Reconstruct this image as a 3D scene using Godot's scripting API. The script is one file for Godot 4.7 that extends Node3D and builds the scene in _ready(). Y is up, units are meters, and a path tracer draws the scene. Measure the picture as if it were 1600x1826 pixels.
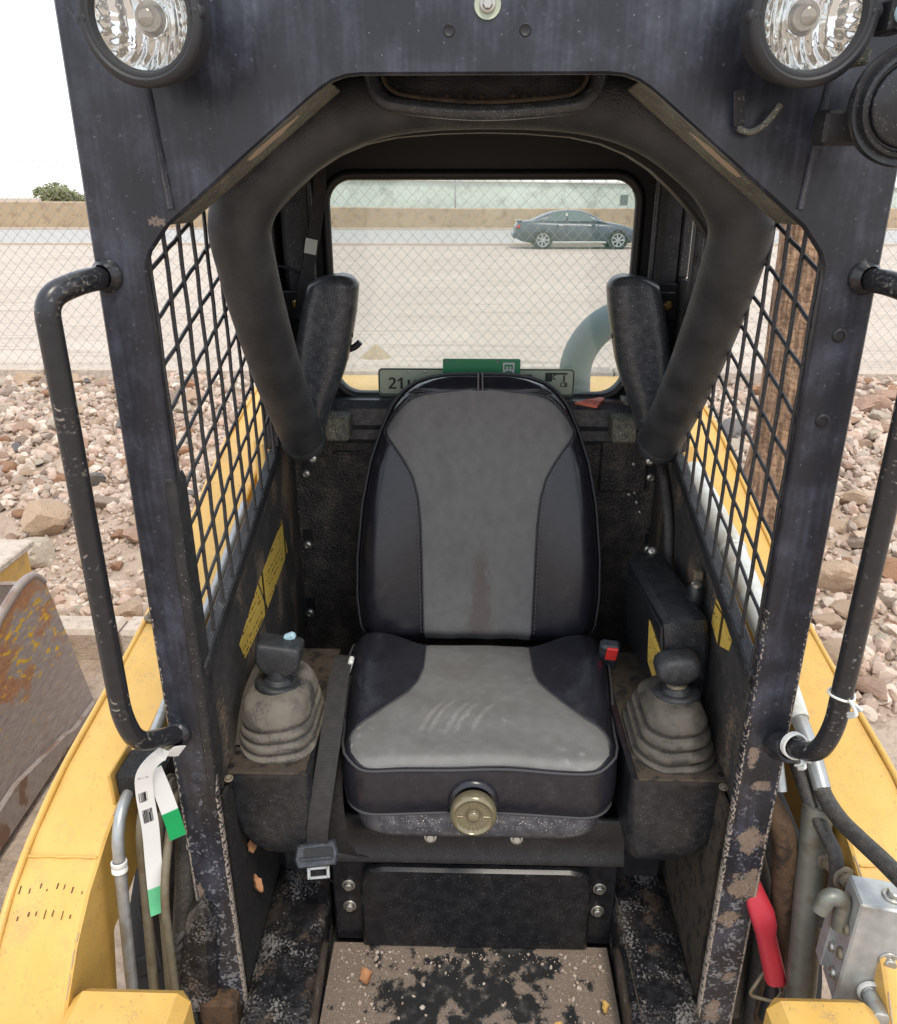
extends Node3D
# A compact loader's open cab seen from the front, a rock bed, a fence, a street and a car behind it.

var M := {}
var NZ := {}
var counts := {}
var rng := RandomNumberGenerator.new()
const CABX := 0.011


func _ready():
	rng.seed = 4711
	setup_view()
	make_materials()
	build_ground()
	build_background()
	build_loader()
	build_loose_things()
	build_rocks()


func setup_view():
	var cam := Camera3D.new()
	cam.name = "camera"
	cam.position = Vector3(-0.0156, 1.85, 1.0)
	cam.rotation_degrees = Vector3(-21.93, 1.43, 0.0)
	cam.fov = 66.2
	cam.near = 0.05
	cam.far = 1500.0
	add_child(cam)
	cam.current = true
	var sky_mat := ProceduralSkyMaterial.new()
	sky_mat.sky_top_color = Color(0.86, 0.89, 0.94)
	sky_mat.sky_horizon_color = Color(0.97, 0.97, 0.97)
	sky_mat.sky_curve = 0.12
	sky_mat.ground_bottom_color = Color(0.60, 0.56, 0.51)
	sky_mat.ground_horizon_color = Color(0.85, 0.83, 0.80)
	sky_mat.sun_angle_max = 1.0
	var sky := Sky.new()
	sky.sky_material = sky_mat
	var env := Environment.new()
	env.background_mode = Environment.BG_SKY
	env.sky = sky
	env.background_energy_multiplier = 1.15
	env.tonemap_mode = Environment.TONE_MAPPER_LINEAR
	env.tonemap_exposure = 1.55
	env.sdfgi_enabled = true
	env.ssao_enabled = true
	env.ssil_enabled = true
	var we := WorldEnvironment.new()
	we.name = "world_environment"
	we.environment = env
	add_child(we)
	var sun := DirectionalLight3D.new()
	sun.name = "sun"
	sun.light_energy = 0.5
	sun.light_color = Color(1.0, 0.97, 0.92)
	sun.light_angular_distance = 14.0
	sun.shadow_enabled = true
	sun.rotation_degrees = Vector3(-62, 18, 0)
	add_child(sun)


# ---------------------------------------------------------------- naming
func numbered(parent: Node, called: String) -> String:
	var key = str(parent.get_instance_id()) + called
	var k: int = counts.get(key, 0)
	counts[key] = k + 1
	return called if k == 0 else "%s_%03d" % [called, k]


func tag(o: Node, label: String, category: String = "", group: String = "", kind: String = ""):
	if label != "":
		o.set_meta("label", label)
	if category != "":
		o.set_meta("category", category)
	if group != "":
		o.set_meta("group", group)
	if kind != "":
		o.set_meta("kind", kind)
	return o


func node(called: String, parent: Node, at := Vector3.ZERO) -> Node3D:
	var o := Node3D.new()
	o.name = numbered(parent, called)
	parent.add_child(o)
	o.position = at
	return o


func inst(called: String, mesh: Mesh, parent: Node, xf := Transform3D.IDENTITY) -> MeshInstance3D:
	var o := MeshInstance3D.new()
	o.name = numbered(parent, called)
	o.mesh = mesh
	parent.add_child(o)
	o.transform = xf
	return o


# ---------------------------------------------------------------- mesh builder
class MB:
	var v := PackedVector3Array()
	var n := PackedVector3Array()
	var uv := PackedVector2Array()
	var idx := PackedInt32Array()

	func vert(p: Vector3, nn: Vector3, t := Vector2.ZERO) -> int:
		v.append(p)
		n.append(nn)
		uv.append(t)
		return v.size() - 1

	func tri(a: int, b: int, c: int):
		var f := (v[b] - v[a]).cross(v[c] - v[a])
		if f.dot(n[a] + n[b] + n[c]) > 0.0:
			idx.append(a); idx.append(c); idx.append(b)
		else:
			idx.append(a); idx.append(b); idx.append(c)

	func quad(a: Vector3, b: Vector3, c: Vector3, d: Vector3, out: Vector3, uvs = null):
		var nn := (b - a).cross(d - a)
		if nn.length() < 1e-12:
			nn = (c - b).cross(d - b)
		nn = nn.normalized()
		if nn.dot(out) < 0.0:
			nn = -nn
		var q = [a, b, c, d]
		var k := v.size()
		for i in 4:
			vert(q[i], nn, uvs[i] if uvs != null else Vector2(q[i].x, q[i].y))
		tri(k, k + 1, k + 2)
		tri(k, k + 2, k + 3)

	func tri3(a: Vector3, b: Vector3, c: Vector3, out: Vector3):
		var nn := (b - a).cross(c - a).normalized()
		if nn.dot(out) < 0.0:
			nn = -nn
		var k := v.size()
		for q in [a, b, c]:
			vert(q, nn, Vector2(q.x, q.y))
		tri(k, k + 1, k + 2)

	func box(c: Vector3, s: Vector3, bev := 0.0, bas := Basis.IDENTITY):
		var h := s * 0.5
		bev = min(bev, min(h.x, min(h.y, h.z)) * 0.98)
		var P = func(ax: int, sg: Vector3) -> Vector3:
			var p := (h - Vector3(bev, bev, bev)) * sg
			p[ax] = h[ax] * sg[ax]
			return c + bas * p
		for ax in 3:
			var b1 := (ax + 1) % 3
			var b2 := (ax + 2) % 3
			for s0 in [-1.0, 1.0]:
				var q = []
				for t in [[-1, -1], [1, -1], [1, 1], [-1, 1]]:
					var sg := Vector3.ZERO
					sg[ax] = s0
					sg[b1] = t[0]
					sg[b2] = t[1]
					q.append(P.call(ax, sg))
				var o := Vector3.ZERO
				o[ax] = s0
				quad(q[0], q[1], q[2], q[3], bas * o, [Vector2(0, 0), Vector2(1, 0), Vector2(1, 1), Vector2(0, 1)])
		if bev <= 0.0:
			return
		for ax in 3:
			var b1 := (ax + 1) % 3
			var b2 := (ax + 2) % 3
			for s1 in [-1.0, 1.0]:
				for s2 in [-1.0, 1.0]:
					var sa := Vector3.ZERO
					sa[b1] = s1
					sa[b2] = s2
					var lo := sa
					lo[ax] = -1.0
					var hi := sa
					hi[ax] = 1.0
					quad(P.call(b1, lo), P.call(b1, hi), P.call(b2, hi), P.call(b2, lo), bas * sa)
		for sx in [-1.0, 1.0]:
			for sy in [-1.0, 1.0]:
				for sz in [-1.0, 1.0]:
					var sg := Vector3(sx, sy, sz)
					tri3(P.call(0, sg), P.call(1, sg), P.call(2, sg), bas * sg)

	# grid of points rows x cols with smooth normals; wrap closes the columns
	func grid(rows: Array, wrap := false, out_from = null, uvs = null, flip := false):
		var nr := rows.size()
		var nc: int = rows[0].size()
		var k0 := v.size()
		var ns := PackedVector3Array()
		ns.resize(nr * nc)
		var vote := 0.0
		for r in nr:
			var up: PackedVector3Array = rows[max(r - 1, 0)]
			var dn: PackedVector3Array = rows[min(r + 1, nr - 1)]
			var me: PackedVector3Array = rows[r]
			for c in nc:
				var l := me[(c - 1 + nc) % nc] if wrap else me[max(c - 1, 0)]
				var g := me[(c + 1) % nc] if wrap else me[min(c + 1, nc - 1)]
				var t1 := g - l
				var t2 := dn[c] - up[c]
				var q := t1.cross(t2)
				if q.length_squared() < 1e-18:
					if r == 0:
						q = (rows[1][(c + 1) % nc] - rows[1][(c - 1 + nc) % nc]).cross(t2)
					elif r == nr - 1:
						q = (rows[nr - 2][(c + 1) % nc] - rows[nr - 2][(c - 1 + nc) % nc]).cross(t2)
				q = q.normalized() if q.length_squared() > 1e-22 else Vector3.UP
				ns[r * nc + c] = q
				if out_from != null:
					var o: Vector3 = out_from[r] if out_from is PackedVector3Array else out_from
					vote += q.dot((me[c] - o).normalized())
		var s := -1.0 if (vote < 0.0) != flip else 1.0
		for r in nr:
			for c in nc:
				var t := Vector2(float(c) / max(nc - 1, 1), float(r) / max(nr - 1, 1))
				if uvs != null:
					t = uvs[r][c]
				vert(rows[r][c], ns[r * nc + c] * s, t)
		for r in nr - 1:
			for c in (nc if wrap else nc - 1):
				var a := k0 + r * nc + c
				var b := k0 + r * nc + (c + 1) % nc
				tri(a, b, b + nc)
				tri(a, b + nc, a + nc)

	func fan(ring: PackedVector3Array, out: Vector3):
		var c := Vector3.ZERO
		for p in ring:
			c += p
		c /= ring.size()
		var nn := out.normalized()
		var k := vert(c, nn, Vector2(c.x, c.y))
		var f := k + 1
		for p in ring:
			vert(p, nn, Vector2(p.x, p.y))
		for i in ring.size():
			tri(k, f + i, f + (i + 1) % ring.size())

	func loft(rings: Array, cap0 := true, cap1 := true):
		var cs := PackedVector3Array()
		for r in rings:
			var c := Vector3.ZERO
			for p in r:
				c += p
			cs.append(c / r.size())
		grid(rings, true, cs)
		var m := rings.size()
		if cap0:
			fan(rings[0], cs[0] - cs[1])
		if cap1:
			fan(rings[m - 1], cs[m - 1] - cs[m - 2])

	func tube(pts: PackedVector3Array, rad, sides := 10, caps := true, flat := 1.0):
		var m := pts.size()
		var rings := []
		var t0 := (pts[1] - pts[0]).normalized()
		var u := t0.cross(Vector3.UP if abs(t0.y) < 0.9 else Vector3.RIGHT).normalized()
		for i in m:
			var t := (pts[min(i + 1, m - 1)] - pts[max(i - 1, 0)]).normalized()
			u = (u - t * u.dot(t)).normalized()
			var w := t.cross(u)
			var r: float = rad[i] if rad is Array else rad
			var ring := PackedVector3Array()
			for k in sides:
				var a := TAU * k / sides
				ring.append(pts[i] + u * cos(a) * r + w * sin(a) * r * flat)
			rings.append(ring)
		loft(rings, caps, caps)

	# profile of (radius, height along local y)
	func lathe(prof: Array, segs: int, xf := Transform3D.IDENTITY, hard := 0.6):
		var m := prof.size()
		for i in m - 1:
			var a: Vector2 = prof[i]
			var b: Vector2 = prof[i + 1]
			if a.distance_to(b) < 1e-7:
				continue
			var d := (b - a).normalized()
			var na := Vector2(d.y, -d.x)
			var nb := na
			if i > 0:
				var e: Vector2 = (a - prof[i - 1]).normalized()
				var ne := Vector2(e.y, -e.x)
				if ne.dot(na) > hard:
					na = (na + ne).normalized()
			if i < m - 2:
				var e2: Vector2 = (prof[i + 2] - b).normalized()
				var ne2 := Vector2(e2.y, -e2.x)
				if ne2.dot(nb) > hard:
					nb = (nb + ne2).normalized()
			var k := v.size()
			for s in segs:
				var ang := TAU * s / segs
				var c := cos(ang)
				var sn := sin(ang)
				vert(xf * Vector3(a.x * c, a.y, a.x * sn), (xf.basis * Vector3(na.x * c, na.y, na.x * sn)).normalized(), Vector2(float(s) / segs, 0))
				vert(xf * Vector3(b.x * c, b.y, b.x * sn), (xf.basis * Vector3(nb.x * c, nb.y, nb.x * sn)).normalized(), Vector2(float(s) / segs, 1))
			for s in segs:
				var p := k + s * 2
				var q := k + ((s + 1) % segs) * 2
				if a.x > 1e-6:
					tri(p, q, q + 1)
				if b.x > 1e-6:
					tri(p, q + 1, p + 1)

	# polygon in local xy, extruded from z0 to z1, edges chamfered by bev
	func prism(poly: PackedVector2Array, z0: float, z1: float, xf := Transform3D.IDENTITY, bev := 0.0, uvr = null):
		var m := poly.size()
		var area := 0.0
		for i in m:
			area += poly[i].cross(poly[(i + 1) % m])
		var pts := poly.duplicate()
		if area < 0.0:
			pts.reverse()
		var en := PackedVector2Array()
		for i in m:
			var d := (pts[(i + 1) % m] - pts[i]).normalized()
			en.append(Vector2(d.y, -d.x))
		var ins := PackedVector2Array()
		for i in m:
			var a := en[(i - 1 + m) % m]
			var b := en[i]
			var bis := (a + b)
			var l := bis.length()
			bis = bis / l if l > 1e-6 else b
			ins.append(pts[i] - bis * min(bev / max(bis.dot(b), 0.3), bev * 2.0))
		var ids := Geometry2D.triangulate_polygon(ins)
		for side in [[z1, 1.0], [z0, -1.0]]:
			var k := v.size()
			var nn := (xf.basis * Vector3(0, 0, side[1])).normalized()
			for p in ins:
				var t: Vector2 = p
				if uvr != null:
					t = Vector2((p.x - uvr.position.x) / uvr.size.x, 1.0 - (p.y - uvr.position.y) / uvr.size.y)
				vert(xf * Vector3(p.x, p.y, side[0]), nn, t)
			for i in range(0, ids.size(), 3):
				tri(k + ids[i], k + ids[i + 1], k + ids[i + 2])
		var lv := [[pts, z0 + bev], [pts, z1 - bev]]
		if bev > 0.0:
			lv = [[ins, z0], [pts, z0 + bev], [pts, z1 - bev], [ins, z1]]
		for li in lv.size() - 1:
			for i in m:
				var j := (i + 1) % m
				var nn0 := en[i]
				var nn1 := en[i]
				var pv := en[(i - 1 + m) % m]
				var nx := en[j]
				if pv.dot(nn0) > 0.8:
					nn0 = (nn0 + pv).normalized()
				if nx.dot(nn1) > 0.8:
					nn1 = (nn1 + nx).normalized()
				var tz := 0.0
				if lv.size() == 4:
					tz = [-0.7, 0.0, 0.7][li]
				var k := v.size()
				var A = lv[li][0]
				var B = lv[li + 1][0]
				for q in [[A[i], lv[li][1], nn0], [A[j], lv[li][1], nn1], [B[j], lv[li + 1][1], nn1], [B[i], lv[li + 1][1], nn0]]:
					var pp: Vector2 = q[0]
					var qn: Vector2 = q[2]
					var t := pp
					if uvr != null:
						t = Vector2((pp.x - uvr.position.x) / uvr.size.x, 1.0 - (pp.y - uvr.position.y) / uvr.size.y)
					vert(xf * Vector3(pp.x, pp.y, q[1]), (xf.basis * Vector3(qn.x, qn.y, tz).normalized()).normalized(), t)
				tri(k, k + 1, k + 2)
				tri(k, k + 2, k + 3)

	# ribbon of given width along a path; side[i] is the width direction
	func ribbon(pts: PackedVector3Array, side, width: float, thick := 0.0016):
		var m := pts.size()
		var rings := []
		for i in m:
			var t := (pts[min(i + 1, m - 1)] - pts[max(i - 1, 0)]).normalized()
			var s: Vector3 = side[i] if side is PackedVector3Array else side
			s = (s - t * s.dot(t)).normalized()
			var w := t.cross(s)
			rings.append(PackedVector3Array([pts[i] - s * width / 2 - w * thick, pts[i] + s * width / 2 - w * thick, pts[i] + s * width / 2 + w * thick, pts[i] - s * width / 2 + w * thick]))
		for i in m - 1:
			for k in 4:
				var a: PackedVector3Array = rings[i]
				var b: PackedVector3Array = rings[i + 1]
				var o := (a[k] + a[(k + 1) % 4]) / 2 - pts[i]
				var u0 := float(i) / (m - 1)
				var u1 := float(i + 1) / (m - 1)
				var x0 := [0.0, 1.0, 1.0, 0.0][k] as float
				var x1 := [1.0, 1.0, 0.0, 0.0][k] as float
				quad(a[k], a[(k + 1) % 4], b[(k + 1) % 4], b[k], o, [Vector2(x0, u0), Vector2(x1, u0), Vector2(x1, u1), Vector2(x0, u1)])
		for e in [0, m - 1]:
			var r: PackedVector3Array = rings[e]
			quad(r[0], r[1], r[2], r[3], pts[e] - pts[1 if e == 0 else m - 2])

	func mesh(mat: Material) -> ArrayMesh:
		var arr := []
		arr.resize(Mesh.ARRAY_MAX)
		arr[Mesh.ARRAY_VERTEX] = v
		arr[Mesh.ARRAY_NORMAL] = n
		arr[Mesh.ARRAY_TEX_UV] = uv
		arr[Mesh.ARRAY_INDEX] = idx
		var am := ArrayMesh.new()
		am.add_surface_from_arrays(Mesh.PRIMITIVE_TRIANGLES, arr)
		am.surface_set_material(0, mat)
		return am


func put(mb: MB, called: String, mat: Material, parent: Node, xf := Transform3D.IDENTITY) -> MeshInstance3D:
	return inst(called, mb.mesh(mat), parent, xf)


func pbox(called, c, s, bev, mat, parent, bas := Basis.IDENTITY) -> MeshInstance3D:
	var m := MB.new()
	m.box(c, s, bev, bas)
	return put(m, called, mat, parent)


func ptube(called, pts, r, mat, parent, sides := 10) -> MeshInstance3D:
	var m := MB.new()
	m.tube(PackedVector3Array(pts), r, sides)
	return put(m, called, mat, parent)


func plathe(called, prof, segs, xf, mat, parent) -> MeshInstance3D:
	var m := MB.new()
	m.lathe(prof, segs, xf)
	return put(m, called, mat, parent)


# path smoothing: Catmull-Rom through the points
func curve(pts: Array, per := 6) -> PackedVector3Array:
	var o := PackedVector3Array()
	var m := pts.size()
	for i in m - 1:
		var p0: Vector3 = pts[max(i - 1, 0)]
		var p1: Vector3 = pts[i]
		var p2: Vector3 = pts[i + 1]
		var p3: Vector3 = pts[min(i + 2, m - 1)]
		for k in per:
			o.append(p1.cubic_interpolate(p2, p0, p3, float(k) / per))
	o.append(pts[m - 1])
	return o


# straight runs with rounded corners
func fillet(pts: Array, r: float, per := 6) -> PackedVector3Array:
	var o := PackedVector3Array([pts[0]])
	for i in range(1, pts.size() - 1):
		var a: Vector3 = pts[i - 1]
		var b: Vector3 = pts[i]
		var c: Vector3 = pts[i + 1]
		var rr: float = min(r, min(a.distance_to(b), b.distance_to(c)) * 0.48)
		var s := b + (a - b).normalized() * rr
		var e := b + (c - b).normalized() * rr
		for k in per + 1:
			var t := float(k) / per
			o.append(s.lerp(b, t).lerp(b.lerp(e, t), t))
	o.append(pts[pts.size() - 1])
	return o


func round_rect(cx: float, cy: float, hx: float, hy: float, r: float, per := 6) -> PackedVector2Array:
	var o := PackedVector2Array()
	for q in 4:
		var sx := [1.0, -1.0, -1.0, 1.0][q] as float
		var sy := [1.0, 1.0, -1.0, -1.0][q] as float
		for k in per + 1:
			var a := PI / 2 * (q + float(k) / per)
			o.append(Vector2(cx + sx * (hx - r) + cos(a) * r, cy + sy * (hy - r) + sin(a) * r))
	return o


func lerp_tab(tab: Array, x: float) -> float:
	if x <= tab[0][0]:
		return tab[0][1]
	for i in tab.size() - 1:
		if x <= tab[i + 1][0]:
			var t: float = (x - tab[i][0]) / (tab[i + 1][0] - tab[i][0])
			return lerp(float(tab[i][1]), float(tab[i + 1][1]), t)
	return tab[tab.size() - 1][1]


func soft_tab(tab: Array, x: float) -> float:
	# smooth (Catmull-Rom) look-up
	var m := tab.size()
	if x <= tab[0][0]:
		return tab[0][1]
	for i in m - 1:
		if x <= tab[i + 1][0]:
			var t: float = (x - tab[i][0]) / (tab[i + 1][0] - tab[i][0])
			return cubic_interpolate(tab[i][1], tab[i + 1][1], tab[max(i - 1, 0)][1], tab[min(i + 2, m - 1)][1], t)
	return tab[m - 1][1]


func face_z(p: Vector3) -> Transform3D:      # lathe axis (local y) towards +z
	return Transform3D(Basis(Vector3.RIGHT, PI / 2), p)


func axis_to(p: Vector3, d: Vector3) -> Transform3D:   # lathe axis along d
	var y := d.normalized()
	var x := y.cross(Vector3.UP if abs(y.y) < 0.9 else Vector3.RIGHT).normalized()
	return Transform3D(Basis(x, y, x.cross(y)), p)


# ---------------------------------------------------------------- materials
func noise_bytes(seed_: int, freq: float, oct: int, type := FastNoiseLite.TYPE_SIMPLEX_SMOOTH) -> PackedByteArray:
	var f := FastNoiseLite.new()
	f.seed = seed_
	f.noise_type = type
	f.frequency = freq
	f.fractal_octaves = oct
	f.fractal_type = FastNoiseLite.FRACTAL_FBM
	if type == FastNoiseLite.TYPE_CELLULAR:
		f.cellular_return_type = FastNoiseLite.RETURN_DISTANCE
	var img := f.get_seamless_image(512, 512, false, false, 0.2, true)
	img.convert(Image.FORMAT_L8)
	return img.get_data()


func nz(k: String, x: int, y: int) -> float:
	return NZ[k][((y & 511) << 9) | (x & 511)] / 255.0


func bake(w: int, h: int, fn: Callable) -> ImageTexture:
	var d := PackedByteArray()
	d.resize(w * h * 3)
	var i := 0
	for y in h:
		for x in w:
			var c: Color = fn.call(x, y)
			d[i] = int(clampf(c.r, 0, 1) * 255.0)
			d[i + 1] = int(clampf(c.g, 0, 1) * 255.0)
			d[i + 2] = int(clampf(c.b, 0, 1) * 255.0)
			i += 3
	var img := Image.create_from_data(w, h, false, Image.FORMAT_RGB8, d)
	img.generate_mipmaps()
	return ImageTexture.create_from_image(img)


func lin(r: float, g: float, b: float) -> Color:
	return Color(r, g, b).linear_to_srgb()


func flat_mat(c: Color, rough := 0.6, metal := 0.0) -> StandardMaterial3D:
	var m := StandardMaterial3D.new()
	m.albedo_color = c
	m.roughness = rough
	m.metallic = metal
	return m


func tri_mat(t: Texture2D, scale: float, rough := 0.6, metal := 0.0, tint := Color.WHITE, bump: Texture2D = null, bump_cm := 0.0, world := true) -> StandardMaterial3D:
	var m := flat_mat(tint, rough, metal)
	m.albedo_texture = t
	m.uv1_triplanar = true
	m.uv1_world_triplanar = world
	m.uv1_scale = Vector3(scale, scale, scale)
	if bump != null:
		m.heightmap_enabled = true
		m.heightmap_texture = bump
		m.heightmap_scale = bump_cm
	return m


func grey_tex(k: String) -> ImageTexture:
	var img := Image.create_from_data(512, 512, false, Image.FORMAT_L8, NZ[k])
	img.generate_mipmaps()
	return ImageTexture.create_from_image(img)


func sm(a: float, b: float, x: float) -> float:
	return smoothstep(a, b, x)


func make_materials():
	NZ.fine = noise_bytes(1, 0.11, 3)
	NZ.mid = noise_bytes(2, 0.03, 4)
	NZ.big = noise_bytes(3, 0.009, 5)
	NZ.cell = noise_bytes(4, 0.06, 1, FastNoiseLite.TYPE_CELLULAR)
	NZ.spk = noise_bytes(5, 0.16, 1, FastNoiseLite.TYPE_CELLULAR)
	NZ.grit = noise_bytes(6, 0.35, 2)
	var h_fine := grey_tex("fine")
	var h_mid := grey_tex("mid")
	var h_cell := grey_tex("cell")
	var h_grit := grey_tex("grit")

	# faded, speckled black paint of the cab's front, laid out over x -0.5..0.5 and y 0.25..2.25
	var mud := [[0.452, 0.875, 0.022, 0.026], [0.460, 0.775, 0.028, 0.030], [0.44, 0.70, 0.016, 0.018], [0.432, 1.045, 0.008, 0.02], [0.457, 0.56, 0.012, 0.012], [-0.468, 0.70, 0.006, 0.05], [-0.476, 0.60, 0.005, 0.04], [-0.44, 0.47, 0.014, 0.012], [0.44, 0.47, 0.014, 0.03], [-0.392, 1.822, 0.012, 0.006], [0.47, 1.06, 0.01, 0.012], [0.452, 0.985, 0.016, 0.010]]
	var paint_fn := func(x: int, y: int) -> Color:
		var wx := float(x) / 1024.0 - 0.5
		var wy := 2.25 - float(y) / 1024.0
		var b := nz("big", x, y)
		var mdn := nz("mid", x + 90, y + 31)
		var st := nz("mid", x * 3, y / 5)
		var c := Color(0.122, 0.13, 0.158)
		c = c.lerp(Color(0.305, 0.318, 0.368), clampf((b - 0.38) * 1.3 + (st - 0.5) * 0.5 + (nz("fine", x, y) - 0.5) * 0.25, 0, 1))
		c = c.lerp(Color(0.15, 0.15, 0.165), sm(0.60, 0.80, nz("mid", x + 200, y / 2)) * (0.18 + 0.45 * sm(1.4, 0.9, wy)))
		c = c.lerp(Color(0.46, 0.465, 0.50), sm(0.70, 0.86, nz("mid", x * 2 + 31, y * 2 + 9) * 0.6 + nz("fine", x, y) * 0.4) * 0.45)
		# wear: chips and whitish scuffs, many on the low posts, few on the header
		var low := sm(1.25, 0.55, wy)
		var e := sm(0.80 - 0.22 * low, 0.86 - 0.18 * low, nz("fine", x + 17, y + 301) * 0.55 + mdn * 0.55)
		c = c.lerp(Color(0.56, 0.56, 0.57), e * (0.35 + 0.45 * low))
		var sp := nz("spk", x + 55, y)
		var gate := nz("mid", x * 2, y * 2 + 77)
		if sp < 0.065 and gate > 0.77 - 0.16 * low:
			c = Color(0.72, 0.71, 0.70)
		if sp < 0.12 and gate < 0.16:
			c = c.lerp(Color(0.10, 0.10, 0.105), 0.7)
		for q in mud:
			var dx: float = (wx - q[0]) / q[2]
			var dy: float = (wy - q[1]) / q[3]
			var dd := dx * dx + dy * dy
			if dd < 2.2:
				var k := sm(1.1, 0.75, dd + (mdn - 0.5) * 2.4 + (nz("fine", x * 2, y * 2) - 0.5) * 1.6)
				c = c.lerp(Color(0.66, 0.57, 0.49).lerp(Color(0.53, 0.45, 0.385), nz("fine", x, y)), k * 0.75)
		# bare, pale edge along the posts
		if wy < 1.3 and (abs(abs(wx) - 0.4155) < 0.0035 or abs(abs(wx) - 0.4785) < 0.003) and nz("fine", x * 2, y) + low * 0.3 > 0.62:
			c = Color(0.62, 0.58, 0.53)
		return c
	M.paint = flat_mat(Color.WHITE, 0.34)
	M.paint.albedo_texture = bake(1024, 2048, paint_fn)
	M.paint.heightmap_enabled = true
	M.paint.heightmap_texture = h_fine
	M.paint.heightmap_scale = 0.03

	var blk_fn := func(x: int, y: int) -> Color:
		var c := Color(0.115, 0.117, 0.125).lerp(Color(0.185, 0.185, 0.19), clampf(nz("mid", x, y) * 1.5 - 0.4, 0, 1))
		c = c.lerp(Color(0.33, 0.305, 0.28), sm(0.60, 0.9, nz("big", x + 40, y)) * 0.5 * nz("fine", x, y + 9))
		if nz("spk", x, y + 40) < 0.075 and nz("mid", x + 300, y) > 0.46:
			c = Color(0.60, 0.58, 0.55)
		return c
	var blk_tex := bake(512, 512, blk_fn)
	M.black = tri_mat(blk_tex, 1.7, 0.55)
	M.black_rough = tri_mat(blk_tex, 2.3, 0.8, 0.0, Color(0.8, 0.78, 0.75), h_fine, 0.15)
	M.headliner = flat_mat(lin(0.013, 0.013, 0.014), 0.55)
	M.trim_black = flat_mat(lin(0.012, 0.012, 0.013), 0.5)

	var dusty_fn := func(x: int, y: int) -> Color:
		var c := Color(0.125, 0.122, 0.122).lerp(Color(0.20, 0.19, 0.18), nz("mid", x, y))
		var g := sm(0.60, 0.70, nz("big", x, y) * 0.5 + nz("fine", x * 2, y * 2) * 0.6)
		c = c.lerp(Color(0.44, 0.41, 0.37), g * 0.5)
		if nz("spk", x * 2, y * 2) < 0.11 and nz("mid", x, y + 100) > 0.55:
			c = Color(0.64, 0.61, 0.56).lerp(Color(0.42, 0.38, 0.33), nz("grit", x, y))
		return c
	var dusty_tex := bake(512, 512, dusty_fn)
	M.back_panel = tri_mat(dusty_tex, 2.6, 0.5, 0.0, Color(1.2, 1.19, 1.16), h_fine, 0.3)
	var wall_fn := func(x: int, y: int) -> Color:
		var c := Color(0.185, 0.183, 0.185).lerp(Color(0.27, 0.26, 0.25), nz("mid", x, y))
		c = c.lerp(Color(0.52, 0.44, 0.36), sm(0.48, 0.74, nz("big", x + 30, y / 2) * 0.75 + nz("fine", x, y) * 0.3) * 0.8)
		if nz("spk", x * 2, y * 2) < 0.10 and nz("mid", x, y + 60) > 0.55:
			c = Color(0.55, 0.50, 0.44)
		return c
	M.wall_dusty = tri_mat(bake(512, 512, wall_fn), 1.5, 0.75, 0.0, Color.WHITE, h_fine, 0.1)

	# scuffed black steel of the foot rests, whitish paint splatter
	var scuff_fn := func(x: int, y: int) -> Color:
		var c := Color(0.09, 0.09, 0.098).lerp(Color(0.18, 0.18, 0.19), clampf(nz("mid", x, y) * 1.6 - 0.4, 0, 1))
		var s := sm(0.60, 0.66, nz("grit", x, y) * 0.22 + nz("big", x + 100, y) * 0.40 + nz("fine", x, y) * 0.34 + nz("mid", x, y + 44) * 0.12)
		c = c.lerp(Color(0.62, 0.61, 0.59), s * 0.8)
		if nz("spk", x, y) < 0.08 and nz("mid", x + 120, y) > 0.60:
			c = Color(0.66, 0.63, 0.58)
		c = c.lerp(Color(0.46, 0.38, 0.31), sm(0.55, 0.80, nz("big", x + 260, y + 130) * 0.8 + nz("fine", x, y) * 0.2) * 0.6)
		return c
	M.scuffed = tri_mat(bake(512, 512, scuff_fn), 2.2, 0.30, 0.0, Color(0.97, 0.97, 0.98), h_mid, 0.12)

	# floor pan: sandy grit lying in patches on worn black steel
	var floor_fn := func(x: int, y: int) -> Color:
		var wx := float(x) / 512.0 - 0.5
		var wz := float(y) / 512.0            # 0 at the riser, 1 towards the front
		var black := Color(0.10, 0.10, 0.105).lerp(Color(0.26, 0.255, 0.25), sm(0.4, 0.8, nz("mid", x, y)) * 0.8)
		var sand := Color(0.56, 0.495, 0.44).lerp(Color(0.39, 0.34, 0.30), nz("grit", x, y)).lerp(Color(0.68, 0.645, 0.60), sm(0.6, 0.9, nz("fine", x, y)) * 0.5)
		var cover := 0.415 + (nz("big", x + 60, y + 200) - 0.5) * 0.85 + (nz("mid", x, y) - 0.5) * 0.5 + (nz("fine", x * 2, y * 2) - 0.5) * 0.22
		cover += sm(0.18, 0.44, abs(wx)) * 0.42 + sm(0.14, 0.03, wz) * 0.02 - sm(0.3, 0.7, wz) * sm(0.36, 0.1, abs(wx)) * 0.35
		return black.lerp(sand, sm(0.44, 0.60, cover))
	M.floor = flat_mat(Color.WHITE, 0.85)
	M.floor.albedo_texture = bake(512, 512, floor_fn)
	M.floor.heightmap_enabled = true
	M.floor.heightmap_texture = h_grit
	M.floor.heightmap_scale = 0.15

	var pad_fn := func(x: int, y: int) -> Color:
		var c := Color(0.19, 0.19, 0.19).lerp(Color(0.285, 0.28, 0.275), sm(0.3, 0.8, nz("big", x, y)))
		return c.lerp(Color(0.34, 0.33, 0.31), sm(0.62, 0.80, nz("mid", x / 3, y * 2)) * 0.45 * nz("grit", x, y))
	M.foam = tri_mat(bake(512, 512, pad_fn), 2.4, 0.56, 0.0, Color(0.92, 0.95, 0.99), h_grit, 0.2)
	M.shield = tri_mat(blk_tex, 3.1, 0.32, 0.0, Color(1.5, 1.55, 1.58))

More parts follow.
